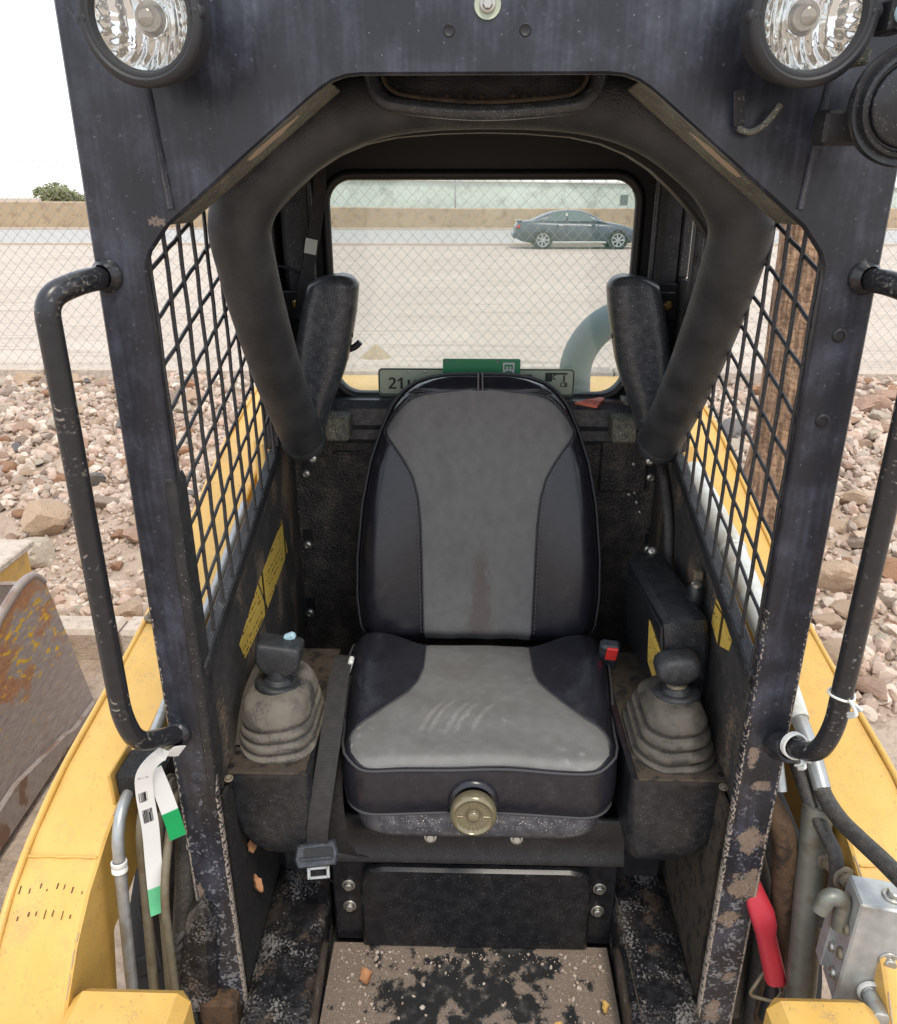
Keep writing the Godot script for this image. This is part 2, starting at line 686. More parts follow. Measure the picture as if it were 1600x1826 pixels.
	var leather_fn := func(x: int, y: int) -> Color:
		var c := Color(0.115, 0.118, 0.14).lerp(Color(0.165, 0.165, 0.19), nz("mid", x, y))
		c = c.lerp(Color(0.42, 0.40, 0.38), sm(0.70, 0.90, nz("big", x, y)) * 0.3 * nz("fine", x, y))
		if nz("spk", x, y) < 0.05 and nz("big", x + 80, y) > 0.62:
			c = Color(0.5, 0.5, 0.5)
		return c
	M.leather = tri_mat(bake(512, 512, leather_fn), 2.5, 0.26, 0.0, Color.WHITE, h_grit, 0.02)
	M.piping = flat_mat(lin(0.05, 0.05, 0.055), 0.7)
	M.thread = flat_mat(lin(0.17, 0.16, 0.15), 0.8)

	# grey woven cloth: u across, v up the panel; a brown stain runs down the middle of the back
	var cloth_base := func(x: int, y: int) -> Color:
		var w := 0.5 + 0.25 * (1.0 if (x / 2 + y / 2) % 2 == 0 else -1.0)
		var c := Color(0.415, 0.412, 0.405).lerp(Color(0.465, 0.462, 0.455), nz("mid", x, y))
		c = c.lerp(Color(0.395, 0.385, 0.37), sm(0.50, 0.8, nz("big", x, y + 70)) * 0.5 * (0.6 + 0.4 * nz("fine", x, y)))
		c = c.lerp(Color(0.52, 0.51, 0.495), sm(0.66, 0.85, nz("fine", x * 2, y * 2) * 0.5 + nz("big", x + 200, y) * 0.5) * 0.45)
		return c * (0.955 + 0.06 * w)
	var back_fn := func(x: int, y: int) -> Color:
		var c: Color = cloth_base.call(x, y)
		var u := float(x) / 512.0
		var t := float(y) / 512.0          # 0 bottom .. 1 top
		var wob := (nz("mid", x * 2, y) - 0.5) * 0.05
		var wid: float = lerp(0.050, 0.022, sm(0.08, 0.40, t))
		var s := sm(wid + 0.022, wid - 0.014, abs(u - 0.515 + wob)) * sm(0.44, 0.30, t) * sm(0.0, 0.06, t)
		c = c.lerp(Color(0.37, 0.33, 0.31), s * (0.45 + 0.40 * nz("fine", x, y)))
		return c
	var seat_fn := func(x: int, y: int) -> Color:
		var c: Color = cloth_base.call(x, y)
		var u := float(x) / 512.0
		var t := float(y) / 512.0
		# light dust swipes left by a wiping hand
		for k in 5:
			var cx := 0.30 + 0.05 * k
			var rr := Vector2(u - cx - 0.42, (t - 0.92) * 0.9).length()
			var ang := atan2(t - 0.92, u - cx - 0.42)
			if ang > -2.95 and ang < -2.35:
				var q := sm(0.016, 0.002, abs(rr - 0.46 - 0.012 * (k % 2))) * sm(-2.35, -2.5, ang) * sm(-2.95, -2.8, ang)
				c = c.lerp(Color(0.68, 0.67, 0.66), q * 0.55 * nz("fine", x, y + k * 40))
		c = c.lerp(Color(0.64, 0.63, 0.61), sm(0.5, 0.8, nz("mid", x, y)) * sm(0.62, 0.85, nz("big", x + 140, y)) * 0.5)
		return c
	M.cloth_back = flat_mat(Color.WHITE, 0.7)
	M.cloth_back.albedo_texture = bake(512, 512, back_fn)
	M.cloth_seat = flat_mat(Color.WHITE, 0.55)
	M.cloth_seat.albedo_texture = bake(512, 512, seat_fn)
	for k in ["cloth_back", "cloth_seat"]:
		M[k].heightmap_enabled = true
		M[k].heightmap_texture = h_grit
		M[k].heightmap_scale = 0.02

	# dust caked on the rubber boots of the levers
	var boot_fn := func(x: int, y: int) -> Color:
		var dust := Color(0.60, 0.575, 0.53).lerp(Color(0.50, 0.475, 0.435), nz("mid", x, y))
		var rub := Color(0.25, 0.25, 0.265)
		return dust.lerp(rub, sm(0.50, 0.72, nz("big", x, y) * 0.75 + nz("fine", x, y) * 0.25) * 0.85)
	var boot_tex := bake(512, 512, boot_fn)
	M.boot = tri_mat(boot_tex, 3.2, 0.7, 0.0, Color(0.60, 0.595, 0.59))
	M.rubber = tri_mat(blk_tex, 4.0, 0.55, 0.0, Color(1.12, 1.15, 1.17))
	M.plastic = tri_mat(blk_tex, 2.7, 0.30, 0.0, Color(0.98, 1.01, 1.04))
	M.lamp_case = flat_mat(lin(0.028, 0.029, 0.032), 0.6)

	var yel_fn := func(x: int, y: int) -> Color:
		var c := Color(0.81, 0.64, 0.31).lerp(Color(0.85, 0.69, 0.39), nz("big", x, y))
		c = c.lerp(Color(0.74, 0.60, 0.37), sm(0.52, 0.80, nz("mid", x + 33, y) * 0.7 + nz("fine", x, y) * 0.3) * 0.6)
		c = c.lerp(Color(0.62, 0.52, 0.38), sm(0.66, 0.80, nz("big", x + 300, y + 90) * 0.6 + nz("grit", x, y) * 0.4) * 0.75)
		if nz("spk", x, y) < 0.05 and nz("mid", x + 210, y) > 0.60:
			c = Color(0.45, 0.33, 0.2)
		if nz("fine", x * 4, y / 2) > 0.80 and nz("big", x + 170, y) > 0.5:
			c = c.lerp(Color(0.55, 0.43, 0.27), 0.55)
		return c
	M.yellow = tri_mat(bake(512, 512, yel_fn), 1.6, 0.42)

	var rust_fn := func(x: int, y: int) -> Color:
		var a := nz("big", x, y)
		var m := nz("mid", x, y * 2)
		var rust := Color(0.62, 0.42, 0.28).lerp(Color(0.72, 0.52, 0.38), nz("fine", x, y))
		var yel := Color(0.86, 0.68, 0.20)
		var steel := Color(0.58, 0.535, 0.51).lerp(Color(0.67, 0.62, 0.59), m)
		var t := float(y) / 512.0
		var c := steel
		c = c.lerp(rust, sm(0.50, 0.72, (1.0 - t) * 0.80 + (a - 0.5) * 0.9) * 0.9)
		c = c.lerp(yel, sm(0.54, 0.60, m * 0.55 + (1.0 - t) * 0.30 + (nz("cell", x, y) - 0.5) * 0.4) * sm(0.96, 0.82, 1.0 - t) * sm(0.15, 0.4, 1.0 - t))
		return c
	M.bucket_side = flat_mat(Color.WHITE, 0.7)
	M.bucket_side.albedo_texture = bake(512, 512, rust_fn)
	M.bucket_side.heightmap_enabled = true
	M.bucket_side.heightmap_texture = h_mid
	M.bucket_side.heightmap_scale = 0.2
	var steel_fn := func(x: int, y: int) -> Color:
		var c := Color(0.55, 0.50, 0.47).lerp(Color(0.63, 0.59, 0.56), nz("mid", x, y))
		return c.lerp(Color(0.42, 0.27, 0.18), sm(0.55, 0.75, nz("big", x, y)) * 0.7)
	var steel_tex := bake(512, 512, steel_fn)
	M.bucket_steel = tri_mat(steel_tex, 1.4, 0.65)

	var zinc_fn := func(x: int, y: int) -> Color:
		var c := Color(0.60, 0.61, 0.61).lerp(Color(0.72, 0.73, 0.73), nz("mid", x, y))
		return c.lerp(Color(0.52, 0.46, 0.38), sm(0.58, 0.78, nz("big", x + 20, y)) * 0.6)
	var zinc_tex := bake(512, 512, zinc_fn)
	M.zinc = tri_mat(zinc_tex, 3.0, 0.38, 0.55)
	M.zinc_dirty = tri_mat(zinc_tex, 3.0, 0.6, 0.2, Color(0.72, 0.66, 0.56))
	M.white_tube = tri_mat(zinc_tex, 2.0, 0.5, 0.1, Color(1.2, 1.2, 1.18))
	M.bolt = flat_mat(Color(0.72, 0.71, 0.68), 0.35, 0.85)
	M.brass = flat_mat(Color(0.72, 0.60, 0.36), 0.35, 0.8)
	M.alu = tri_mat(zinc_tex, 2.2, 0.45, 0.4, Color(1.05, 1.05, 1.04))
	M.olive = tri_mat(blk_tex, 3.0, 0.6, 0.0, Color(2.2, 2.2, 1.95))
	M.bare = flat_mat(Color(0.70, 0.62, 0.54), 0.7)
	M.hose = tri_mat(blk_tex, 5.0, 0.6, 0.0, Color(1.5, 1.45, 1.35), h_fine, 0.05)
	M.hose_brown = tri_mat(boot_tex, 6.0, 0.85, 0.0, Color(0.62, 0.50, 0.40), h_fine, 0.1)
	M.screen_wire = tri_mat(blk_tex, 6.0, 0.45, 0.0, Color(1.25, 1.25, 1.25))
	M.chrome = flat_mat(Color(0.93, 0.93, 0.92), 0.07, 1.0)
	M.red = flat_mat(lin(0.48, 0.032, 0.05), 0.45)
	M.red_button = flat_mat(lin(0.75, 0.045, 0.04), 0.4)
	M.orange = flat_mat(lin(0.62, 0.16, 0.10), 0.6)
	M.blue_knob = flat_mat(lin(0.35, 0.52, 0.58), 0.5)
	M.white_plastic = flat_mat(lin(0.7, 0.7, 0.66), 0.5)
	M.felt = tri_mat(boot_tex, 5.0, 0.95, 0.0, Color(0.52, 0.48, 0.44), h_grit, 0.2)
	M.webbing = tri_mat(bake(256, 256, func(x: int, y: int) -> Color: return Color(0.17, 0.165, 0.165).lerp(Color(0.25, 0.24, 0.235), nz("mid", x, y)) * (0.85 + 0.15 * float((y / 3) % 2))), 6.0, 0.9)
	M.webbing_brown = tri_mat(blk_tex, 5.0, 0.9, 0.0, Color(1.05, 0.98, 0.97))

	var glass := flat_mat(Color(0.72, 0.95, 0.88, 0.13), 0.04)
	glass.transparency = BaseMaterial3D.TRANSPARENCY_ALPHA
	M.glass = glass
	var lens := flat_mat(Color(0.95, 0.97, 0.97, 0.10), 0.03)
	lens.transparency = BaseMaterial3D.TRANSPARENCY_ALPHA
	M.lens = lens
	M.amber_glass = flat_mat(Color(0.50, 0.465, 0.375), 0.2, 0.35)

	# prints
	var sticker_fn := func(x: int, y: int) -> Color:
		var c := Color(0.90, 0.77, 0.36).lerp(Color(0.84, 0.71, 0.35), nz("mid", x, y))
		var row := y % 22
		if x > 16 and x < 112 and row > 6 and row < 13 and y > 20 and y < 236 and nz("cell", x * 3, (y / 22) * 37) > 0.42 and (y / 22) % 4 != 2:
			c = Color(0.25, 0.20, 0.12)
		if x < 4 or x > 123 or y < 4 or y > 251:
			c = Color(0.30, 0.25, 0.12)
		return c
	M.sticker = flat_mat(Color.WHITE, 0.5)
	M.sticker.albedo_texture = bake(128, 256, sticker_fn)
	var tag_fn := func(x: int, y: int) -> Color:
		var t := float(y) / 256.0
		var c := Color(0.90, 0.90, 0.89)
		if t > 0.80:
			c = Color(0.40, 0.75, 0.55)
		var bar: bool = (t > 0.43 and t < 0.47 and x > 8 and x < 40) or (t > 0.50 and t < 0.55 and x > 10 and x < 48)
		if bar and nz("spk", x * 5, y / 12 * 12) > 0.3:
			c = Color(0.10, 0.10, 0.12)
		if t > 0.335 and t < 0.345 and x > 6 and x < 50 and nz("cell", x * 6, 12) > 0.45:
			c = Color(0.45, 0.45, 0.5)
		return c
	M.tag_front = flat_mat(Color.WHITE, 0.6)
	M.tag_front.albedo_texture = bake(64, 256, tag_fn)
	M.tag_back = flat_mat(Color.WHITE, 0.6)
	M.tag_back.albedo_texture = bake(8, 64, func(_x: int, y: int) -> Color: return Color(0.88, 0.88, 0.87) if y < 36 else Color(0.02, 0.60, 0.33))
	M.plate_pale = flat_mat(lin(0.42, 0.47, 0.36), 0.45)
	M.plate_edge = flat_mat(lin(0.05, 0.07, 0.05), 0.5)
	M.plate_green = flat_mat(lin(0.008, 0.23, 0.085), 0.4)
	M.ink = flat_mat(lin(0.03, 0.035, 0.035), 0.6)
	M.label_white = flat_mat(lin(0.6, 0.62, 0.58), 0.5)

	# outdoors
	var dirt_fn := func(x: int, y: int) -> Color:
		var c := Color(0.62, 0.55, 0.485).lerp(Color(0.70, 0.63, 0.56), nz("big", x, y))
		c = c.lerp(Color(0.50, 0.43, 0.375), sm(0.5, 0.8, nz("mid", x, y)) * 0.5)
		return c.lerp(Color(0.76, 0.70, 0.63), sm(0.62, 0.8, nz("grit", x, y)) * 0.6)
	var dirt_tex := bake(512, 512, dirt_fn)
	M.dirt = tri_mat(dirt_tex, 0.45, 0.95, 0.0, Color.WHITE, h_fine, 1.2)
	var lot_fn := func(x: int, y: int) -> Color:
		var c := Color(0.69, 0.635, 0.58).lerp(Color(0.755, 0.705, 0.65), nz("big", x / 3, y))
		c = c.lerp(Color(0.64, 0.585, 0.525), sm(0.52, 0.74, nz("mid", x / 6, y * 2)) * 0.75)
		c = c.lerp(Color(0.60, 0.54, 0.48), sm(0.6, 0.8, nz("fine", x, y) * 0.5 + nz("big", x, y) * 0.5) * 0.4)
		return c.lerp(Color(0.80, 0.76, 0.71), sm(0.6, 0.75, nz("grit", x, y)) * 0.4)
	M.lot = tri_mat(bake(512, 512, lot_fn), 0.11, 0.95)
	M.asphalt = tri_mat(dirt_tex, 0.3, 0.9, 0.0, Color(1.02, 1.12, 1.22))
	M.concrete = tri_mat(dirt_tex, 1.3, 0.9, 0.0, Color(1.12, 1.16, 1.2), h_fine, 0.3)
	M.wall_tan = tri_mat(dirt_tex, 0.08, 0.95, 0.0, Color(1.03, 1.02, 0.95))
	M.pale_wall = tri_mat(dirt_tex, 0.02, 0.8, 0.0, Color(1.17, 1.37, 1.47))
	M.dark_band = flat_mat(lin(0.14, 0.18, 0.17), 0.8)
	M.far_white = flat_mat(lin(0.75, 0.75, 0.73), 0.7)
	var rock_fn := func(x: int, y: int) -> Color:
		var g := 0.84 + 0.16 * nz("mid", x, y) - 0.20 * sm(0.55, 0.8, nz("big", x + 99, y)) + 0.14 * (nz("grit", x, y) - 0.5)
		return Color(g, g * (0.98 + 0.03 * nz("big", x, y + 55)), g * 0.97)
	var rock_tex := bake(512, 512, rock_fn)
	M.rocks = []
	for c in [Color(0.87, 0.755, 0.655), Color(0.83, 0.69, 0.615), Color(0.72, 0.64, 0.585), Color(0.90, 0.84, 0.77), Color(0.79, 0.61, 0.49), Color(0.58, 0.56, 0.56)]:
		M.rocks.append(tri_mat(rock_tex, 3.0, 0.92, 0.0, c, h_mid, 0.6, false))
	var pm := flat_mat(Color.WHITE, 0.95)
	pm.vertex_color_use_as_albedo = true
	M.pebble = pm
	var bark_fn := func(x: int, y: int) -> Color:
		var s := nz("mid", x * 2, y / 5)
		return Color(0.42, 0.33, 0.27).lerp(Color(0.66, 0.54, 0.44), sm(0.3, 0.7, s)).lerp(Color(0.74, 0.62, 0.51), sm(0.6, 0.8, nz("big", x, y)) * 0.5)
	M.bark = tri_mat(bake(512, 512, bark_fn), 1.6, 0.95, 0.0, Color(0.97, 0.97, 0.95), h_mid, 1.2)
	var leaf := flat_mat(lin(0.22, 0.23, 0.12), 0.7)
	leaf.backlight_enabled = true
	leaf.backlight = lin(0.05, 0.07, 0.02)
	leaf.cull_mode = BaseMaterial3D.CULL_DISABLED
	M.leaf = leaf
	M.dry_leaf = flat_mat(lin(0.42, 0.21, 0.10), 0.8)
	M.dry_leaf_yellow = flat_mat(lin(0.50, 0.33, 0.10), 0.8)
	M.fence_wire = flat_mat(lin(0.34, 0.33, 0.31), 0.6, 0.2)
	M.car_paint = flat_mat(lin(0.045, 0.060, 0.085), 0.25)
	M.car_paint.clearcoat_enabled = true
	M.car_paint.clearcoat = 0.6
	M.car_glass = flat_mat(lin(0.10, 0.15, 0.15), 0.08)
	M.tyre = flat_mat(lin(0.02, 0.02, 0.02), 0.85)
	M.rim = flat_mat(Color(0.75, 0.76, 0.77), 0.3, 0.7)
	M.tail = flat_mat(lin(0.45, 0.02, 0.02), 0.3)
	var handle_fn := func(x: int, y: int) -> Color:
		var c := Color(0.125, 0.128, 0.14).lerp(Color(0.17, 0.172, 0.185), nz("mid", x, y))
		var k := nz("fine", x, y) * 0.5 + nz("mid", x * 2 + 50, y * 2) * 0.3 + nz("big", x, y + 200) * 0.3
		c = c.lerp(Color(0.40, 0.40, 0.41), sm(0.68, 0.74, k) * 0.8)
		return c.lerp(Color(0.60, 0.56, 0.51), sm(0.745, 0.78, k))
	M.paint_handle = tri_mat(bake(512, 512, handle_fn), 2.4, 0.3)
	M.black_gloss = tri_mat(blk_tex, 1.9, 0.34, 0.0, Color(0.86, 0.87, 0.90))
	M.pan = tri_mat(blk_tex, 2.1, 0.36, 0.0, Color(2.1, 2.1, 2.12))
	M.buckle = tri_mat(blk_tex, 5.0, 0.4, 0.0, Color(1.35, 1.42, 1.5))
	M.boot_left = tri_mat(boot_tex, 2.6, 0.8, 0.0, Color(0.78, 0.775, 0.765))
	M.cyl_olive = tri_mat(zinc_tex, 3.0, 0.45, 0.45, Color(0.72, 0.72, 0.68))
	M.hood = tri_mat(M.yellow.albedo_texture, 1.2, 0.5, 0.0, Color(1.0, 1.02, 1.1))
	M.duct = flat_mat(lin(0.19, 0.215, 0.24), 0.7)
	M.bulb = flat_mat(Color(0.55, 0.50, 0.42), 0.15, 0.8)


# ---------------------------------------------------------------- setting
func bank(x: float, z: float) -> float:
	var k: float = lerp(-1.95, -1.5, sm(-0.5, 0.5, x))
	var rise := sm(k, -4.6, z) * 0.46 + sm(-4.2, -5.0, z) * 0.04
	var fall := sm(-5.45, -6.4, z)
	var h: float = lerp(rise, -0.1, fall)
	var lump := sin(x * 2.3 + z * 1.1) * 0.02 + sin(x * 5.1 - z * 3.7) * 0.012
	return h + lump * sm(k, k - 0.4, z) * (1.0 - fall)


func build_ground():
	var xs := [-500.0, -120.0, -40.0, -14.0]
	var x := -9.0
	while x <= 9.01:
		xs.append(x)
		x += 0.15
	xs += [14.0, 40.0, 120.0, 500.0]
	var zs := [300.0, 60.0, 15.0, 6.0]
	var z := 3.0
	while z >= -6.61:
		zs.append(z)
		z -= 0.15
	zs += [-9.0, -20.0, -60.0, -200.0, -700.0]
	var rows := []
	for zz in zs:
		var r := PackedVector3Array()
		for xx in xs:
			r.append(Vector3(xx, bank(xx, zz), zz))
		rows.append(r)
	var m := MB.new()
	m.grid(rows, false, Vector3(0, -1000, 0))
	tag(put(m, "ground", M.dirt, self), "", "", "", "structure")

	m = MB.new()
	m.box(Vector3(0, -0.146, -20.2), Vector3(300, 0.1, 27.4))
	tag(put(m, "dirt_lot", M.lot, self), "", "", "", "structure")
	m = MB.new()
	m.box(Vector3(0, -0.142, -42.0), Vector3(600, 0.1, 16.0))
	var road := put(m, "road", M.asphalt, self)
	tag(road, "", "", "", "structure")
	for q in [[-6.6, 2.2], [-14.5, 3.0], [-30.0, 3.0], [22.0, 3.0]]:
		m = MB.new()
		m.box(Vector3(q[0], -0.089, -34.6), Vector3(q[1], 0.002, 0.32))
		put(m, "lane_marking", M.far_white, road)
	m = MB.new()
	m.box(Vector3(0, -0.07, -33.9), Vector3(600, 0.16, 0.25), 0.02)
	tag(put(m, "road_kerb", M.concrete, self), "", "", "", "structure")
	m = MB.new()
	m.box(Vector3(0, -0.07, -50.2), Vector3(600, 0.18, 0.3), 0.02)
	tag(put(m, "road_kerb", M.concrete, self), "", "", "", "structure")
	# strip of concrete at the foot of the fence, kerb stones along the rock bed
	for k in 9:
		m = MB.new()
		m.box(Vector3(-9.0 + 2.25 * k, 0.475, -5.18), Vector3(2.235, 0.22, 0.16), 0.012)
		tag(put(m, "fence_kerb", M.concrete, self), "", "", "", "structure")
	for k in 7:
		m = MB.new()
		m.box(Vector3(-6.5 + 0.91 * k, 0.03, -1.93), Vector3(0.9, 0.22, 0.15), 0.018)
		tag(put(m, "kerb", M.concrete, self), "", "", "", "structure")


func blob_leaves(mb: MB, c: Vector3, rad: Vector3, count: int, size: float, g: RandomNumberGenerator):
	for i in count:
		var d := Vector3(g.randfn(), g.randfn(), g.randfn()).normalized() * pow(g.randf(), 0.4)
		var p := c + d * rad
		var a := Vector3(g.randfn(), g.randfn(), g.randfn()).normalized()
		var b := a.cross(Vector3(g.randfn(), g.randfn(), g.randfn())).normalized()
		var s := size * g.randf_range(0.6, 1.3)
		var nn := a.cross(b)
		var k := mb.v.size()
		for q in [-a * s, b * s * 0.4, a * s, -b * s * 0.4]:
			mb.vert(p + q, nn)
		mb.tri(k, k + 1, k + 2)
		mb.tri(k, k + 2, k + 3)


func far_tree(called: String, label: String, at: Vector3, h: float, w: float, g: RandomNumberGenerator):
	var t := node(called, self, at)
	tag(t, label, "tree")
	var m := MB.new()
	m.tube(PackedVector3Array([Vector3(0, -0.2, 0), Vector3(0.1, h * 0.35, 0), Vector3(0, h * 0.7, 0.1)]), [0.16, 0.12, 0.05], 7)
	for k in 5:
		var a := TAU * k / 5.0
		m.tube(PackedVector3Array([Vector3(0.05, h * 0.3, 0), Vector3(cos(a) * w * 0.4, h * (0.55 + 0.05 * k), sin(a) * w * 0.4)]), [0.07, 0.02], 5)
	put(m, "trunk", M.bark, t)
	m = MB.new()
	for k in 11:
		blob_leaves(m, Vector3(g.randf_range(-w, w) * 0.75, h * g.randf_range(0.45, 0.95), g.randf_range(-0.5, 0.5) * w), Vector3(w * 0.42, h * 0.15, w * 0.4), 170, 0.2, g)
	put(m, "crown", M.leaf, t)


func build_background():
	var g := RandomNumberGenerator.new()
	g.seed = 99
	# chain-link fence
	var f := node("chain_link_fence", self, Vector3(0, 0.56, -5.2))
	tag(f, "grey diamond chain-link fence standing behind the rock bed", "fence")
	var m := MB.new()
	var pitch := 0.088
	var H := 1.75
	for sgn in [-1.0, 1.0]:
		var x := -9.5
		while x < 9.5:
			var p := PackedVector3Array()
			var steps := 6
			for i in steps + 1:
				var t := float(i) / steps
				p.append(Vector3(x + sgn * t * H * 0.95 + sin(t * 9.0 + x) * 0.003, t * H, 0.003 * sgn))
			m.tube(p, 0.0015, 3, false)
			x += pitch
	put(m, "wire_fabric", M.fence_wire, f)
	for px in [-9.0, -6.1, 6.1, 9.0]:
		m = MB.new()
		m.lathe([Vector2(0.0, -0.3), Vector2(0.03, -0.3), Vector2(0.03, 1.85), Vector2(0.022, 1.9), Vector2(0.0, 1.91)], 10, Transform3D(Basis.IDENTITY, Vector3(px, 0, -0.045)))
		put(m, "post", M.zinc, f)

	# low tan wall across the road
	m = MB.new()
	var top := PackedVector2Array([Vector2(-160, -0.3), Vector2(160, -0.3), Vector2(160, 1.15), Vector2(20, 1.12), Vector2(0, 1.1), Vector2(-12, 1.22), Vector2(-22, 1.5), Vector2(-160, 1.7)])
	m.prism(top, -0.4, 0.4, Transform3D(Basis.IDENTITY, Vector3(0, 0, -53.0)), 0.05)
	tag(put(m, "low_wall", M.wall_tan, self), "long low tan wall along the far side of the road", "wall")

	# long pale building
	var b := node("warehouse", self, Vector3(-12, -0.1, -104))
	b.rotation_degrees = Vector3(0, 4.0, -0.75)
	tag(b, "long pale green flat-roofed building beyond the far wall", "building")
	pbox("wall", Vector3(22, 2.0, 0), Vector3(96, 3.4, 12), 0.03, M.pale_wall, b)
	pbox("base_band", Vector3(22, 0.1, 0.1), Vector3(96.2, 1.0, 12.0), 0.02, M.dark_band, b)
	pbox("roof_edge", Vector3(22, 3.74, 0), Vector3(96.6, 0.18, 12.6), 0.02, M.far_white, b)
	for q in [[-14.0, 0.9], [1.0, 1.4], [34.0, 0.8]]:
		pbox("roof_unit", Vector3(q[0] + 14, 4.1, 0), Vector3(q[1] * 1.6, 0.7, 1.5), 0.03, M.far_white, b)
	for q in [-6.0, 30.0, 52.0]:
		pbox("door", Vector3(q, 1.9, 6.02), Vector3(0.9, 1.1, 0.12), 0.02, M.dark_band, b)

	# street lamp pole
	var pole := node("street_pole", self, Vector3(-1.0, -0.1, -57))
	tag(pole, "thin grey street pole in front of the pale building", "pole")
	plathe("shaft", [Vector2(0.0, 0), Vector2(0.08, 0), Vector2(0.05, 3.2), Vector2(0.0, 3.21)], 8, Transform3D.IDENTITY, M.zinc, pole)
	plathe("footing", [Vector2(0.0, 0), Vector2(0.3, 0), Vector2(0.3, 0.9), Vector2(0.0, 0.9)], 12, Transform3D.IDENTITY, M.concrete, pole)

	far_tree("bushy_tree", "olive green bushy tree top showing over the tan wall", Vector3(-31.9, -0.7, -64), 3.2, 2.4, g)
	# trunk behind the screen, its crown high above the picture
	var t := node("tree", self, Vector3(1.62, bank(1.62, -3.0), -3.0))
	tag(t, "brown furrowed tree trunk standing in the rock bed behind the side screen", "tree")
	m = MB.new()
	var rings := []
	for i in 17:
		var yy := -0.1 + i * 0.26
		var ring := PackedVector3Array()
		var r0: float = 0.118 + 0.014 * exp(-yy * 1.2) + 0.11 * exp(-max(yy, 0.0) * 7.0) - yy * 0.006
		for k in 30:
			var a := TAU * k / 30.0
			var rr := r0 * (1.0 + 0.07 * sin(a * 5 + yy * 1.5) + 0.05 * sin(a * 11 + sin(yy * 4.0) * 2.0) + g.randf_range(-0.02, 0.02))
			ring.append(Vector3(cos(a) * rr - 0.02 * yy, yy, sin(a) * rr + 0.012 * sin(yy * 3)))
		rings.append(ring)
	m.loft(rings)
	for k in 6:
		var a := TAU * k / 6.0 + 0.4
		m.tube(curve([Vector3(-0.07, 3.6, 0), Vector3(cos(a) * 0.5, 4.4, sin(a) * 0.5), Vector3(cos(a) * 1.1, 5.0 + 0.1 * k, sin(a) * 1.1)]), 0.035, 6)
	put(m, "trunk", M.bark, t)
	m = MB.new()
	for k in 22:
		var a := g.randf() * TAU
		var rr := g.randf_range(0.1, 1.3)
		blob_leaves(m, Vector3(cos(a) * rr, g.randf_range(4.4, 5.9), sin(a) * rr), Vector3(0.4, 0.3, 0.4), 110, 0.05, g)
	put(m, "crown", M.leaf, t)
	# small heap of sand on the lot
	m = MB.new()
	var hp := []
	for i in 9:
		var th := i / 8.0
		var r := PackedVector3Array()
		for k in 24:
			var a := TAU * k / 24.0
			var rr := (0.19 * (1.0 - th) + 0.004) * (1.0 + 0.08 * sin(a * 3.0 + th * 2.0))
			r.append(Vector3(cos(a) * rr, 0.20 * th - 0.03 * th * th, sin(a) * rr))
		hp.append(r)
	m.loft(hp, false, true)
	tag(put(m, "sand_heap", M.wall_tan, self, Transform3D(Basis.IDENTITY, Vector3(-1.215, -0.098, -9.2))), "small pointed heap of tan sand on the pale lot beyond the fence", "sand heap")
	build_car()


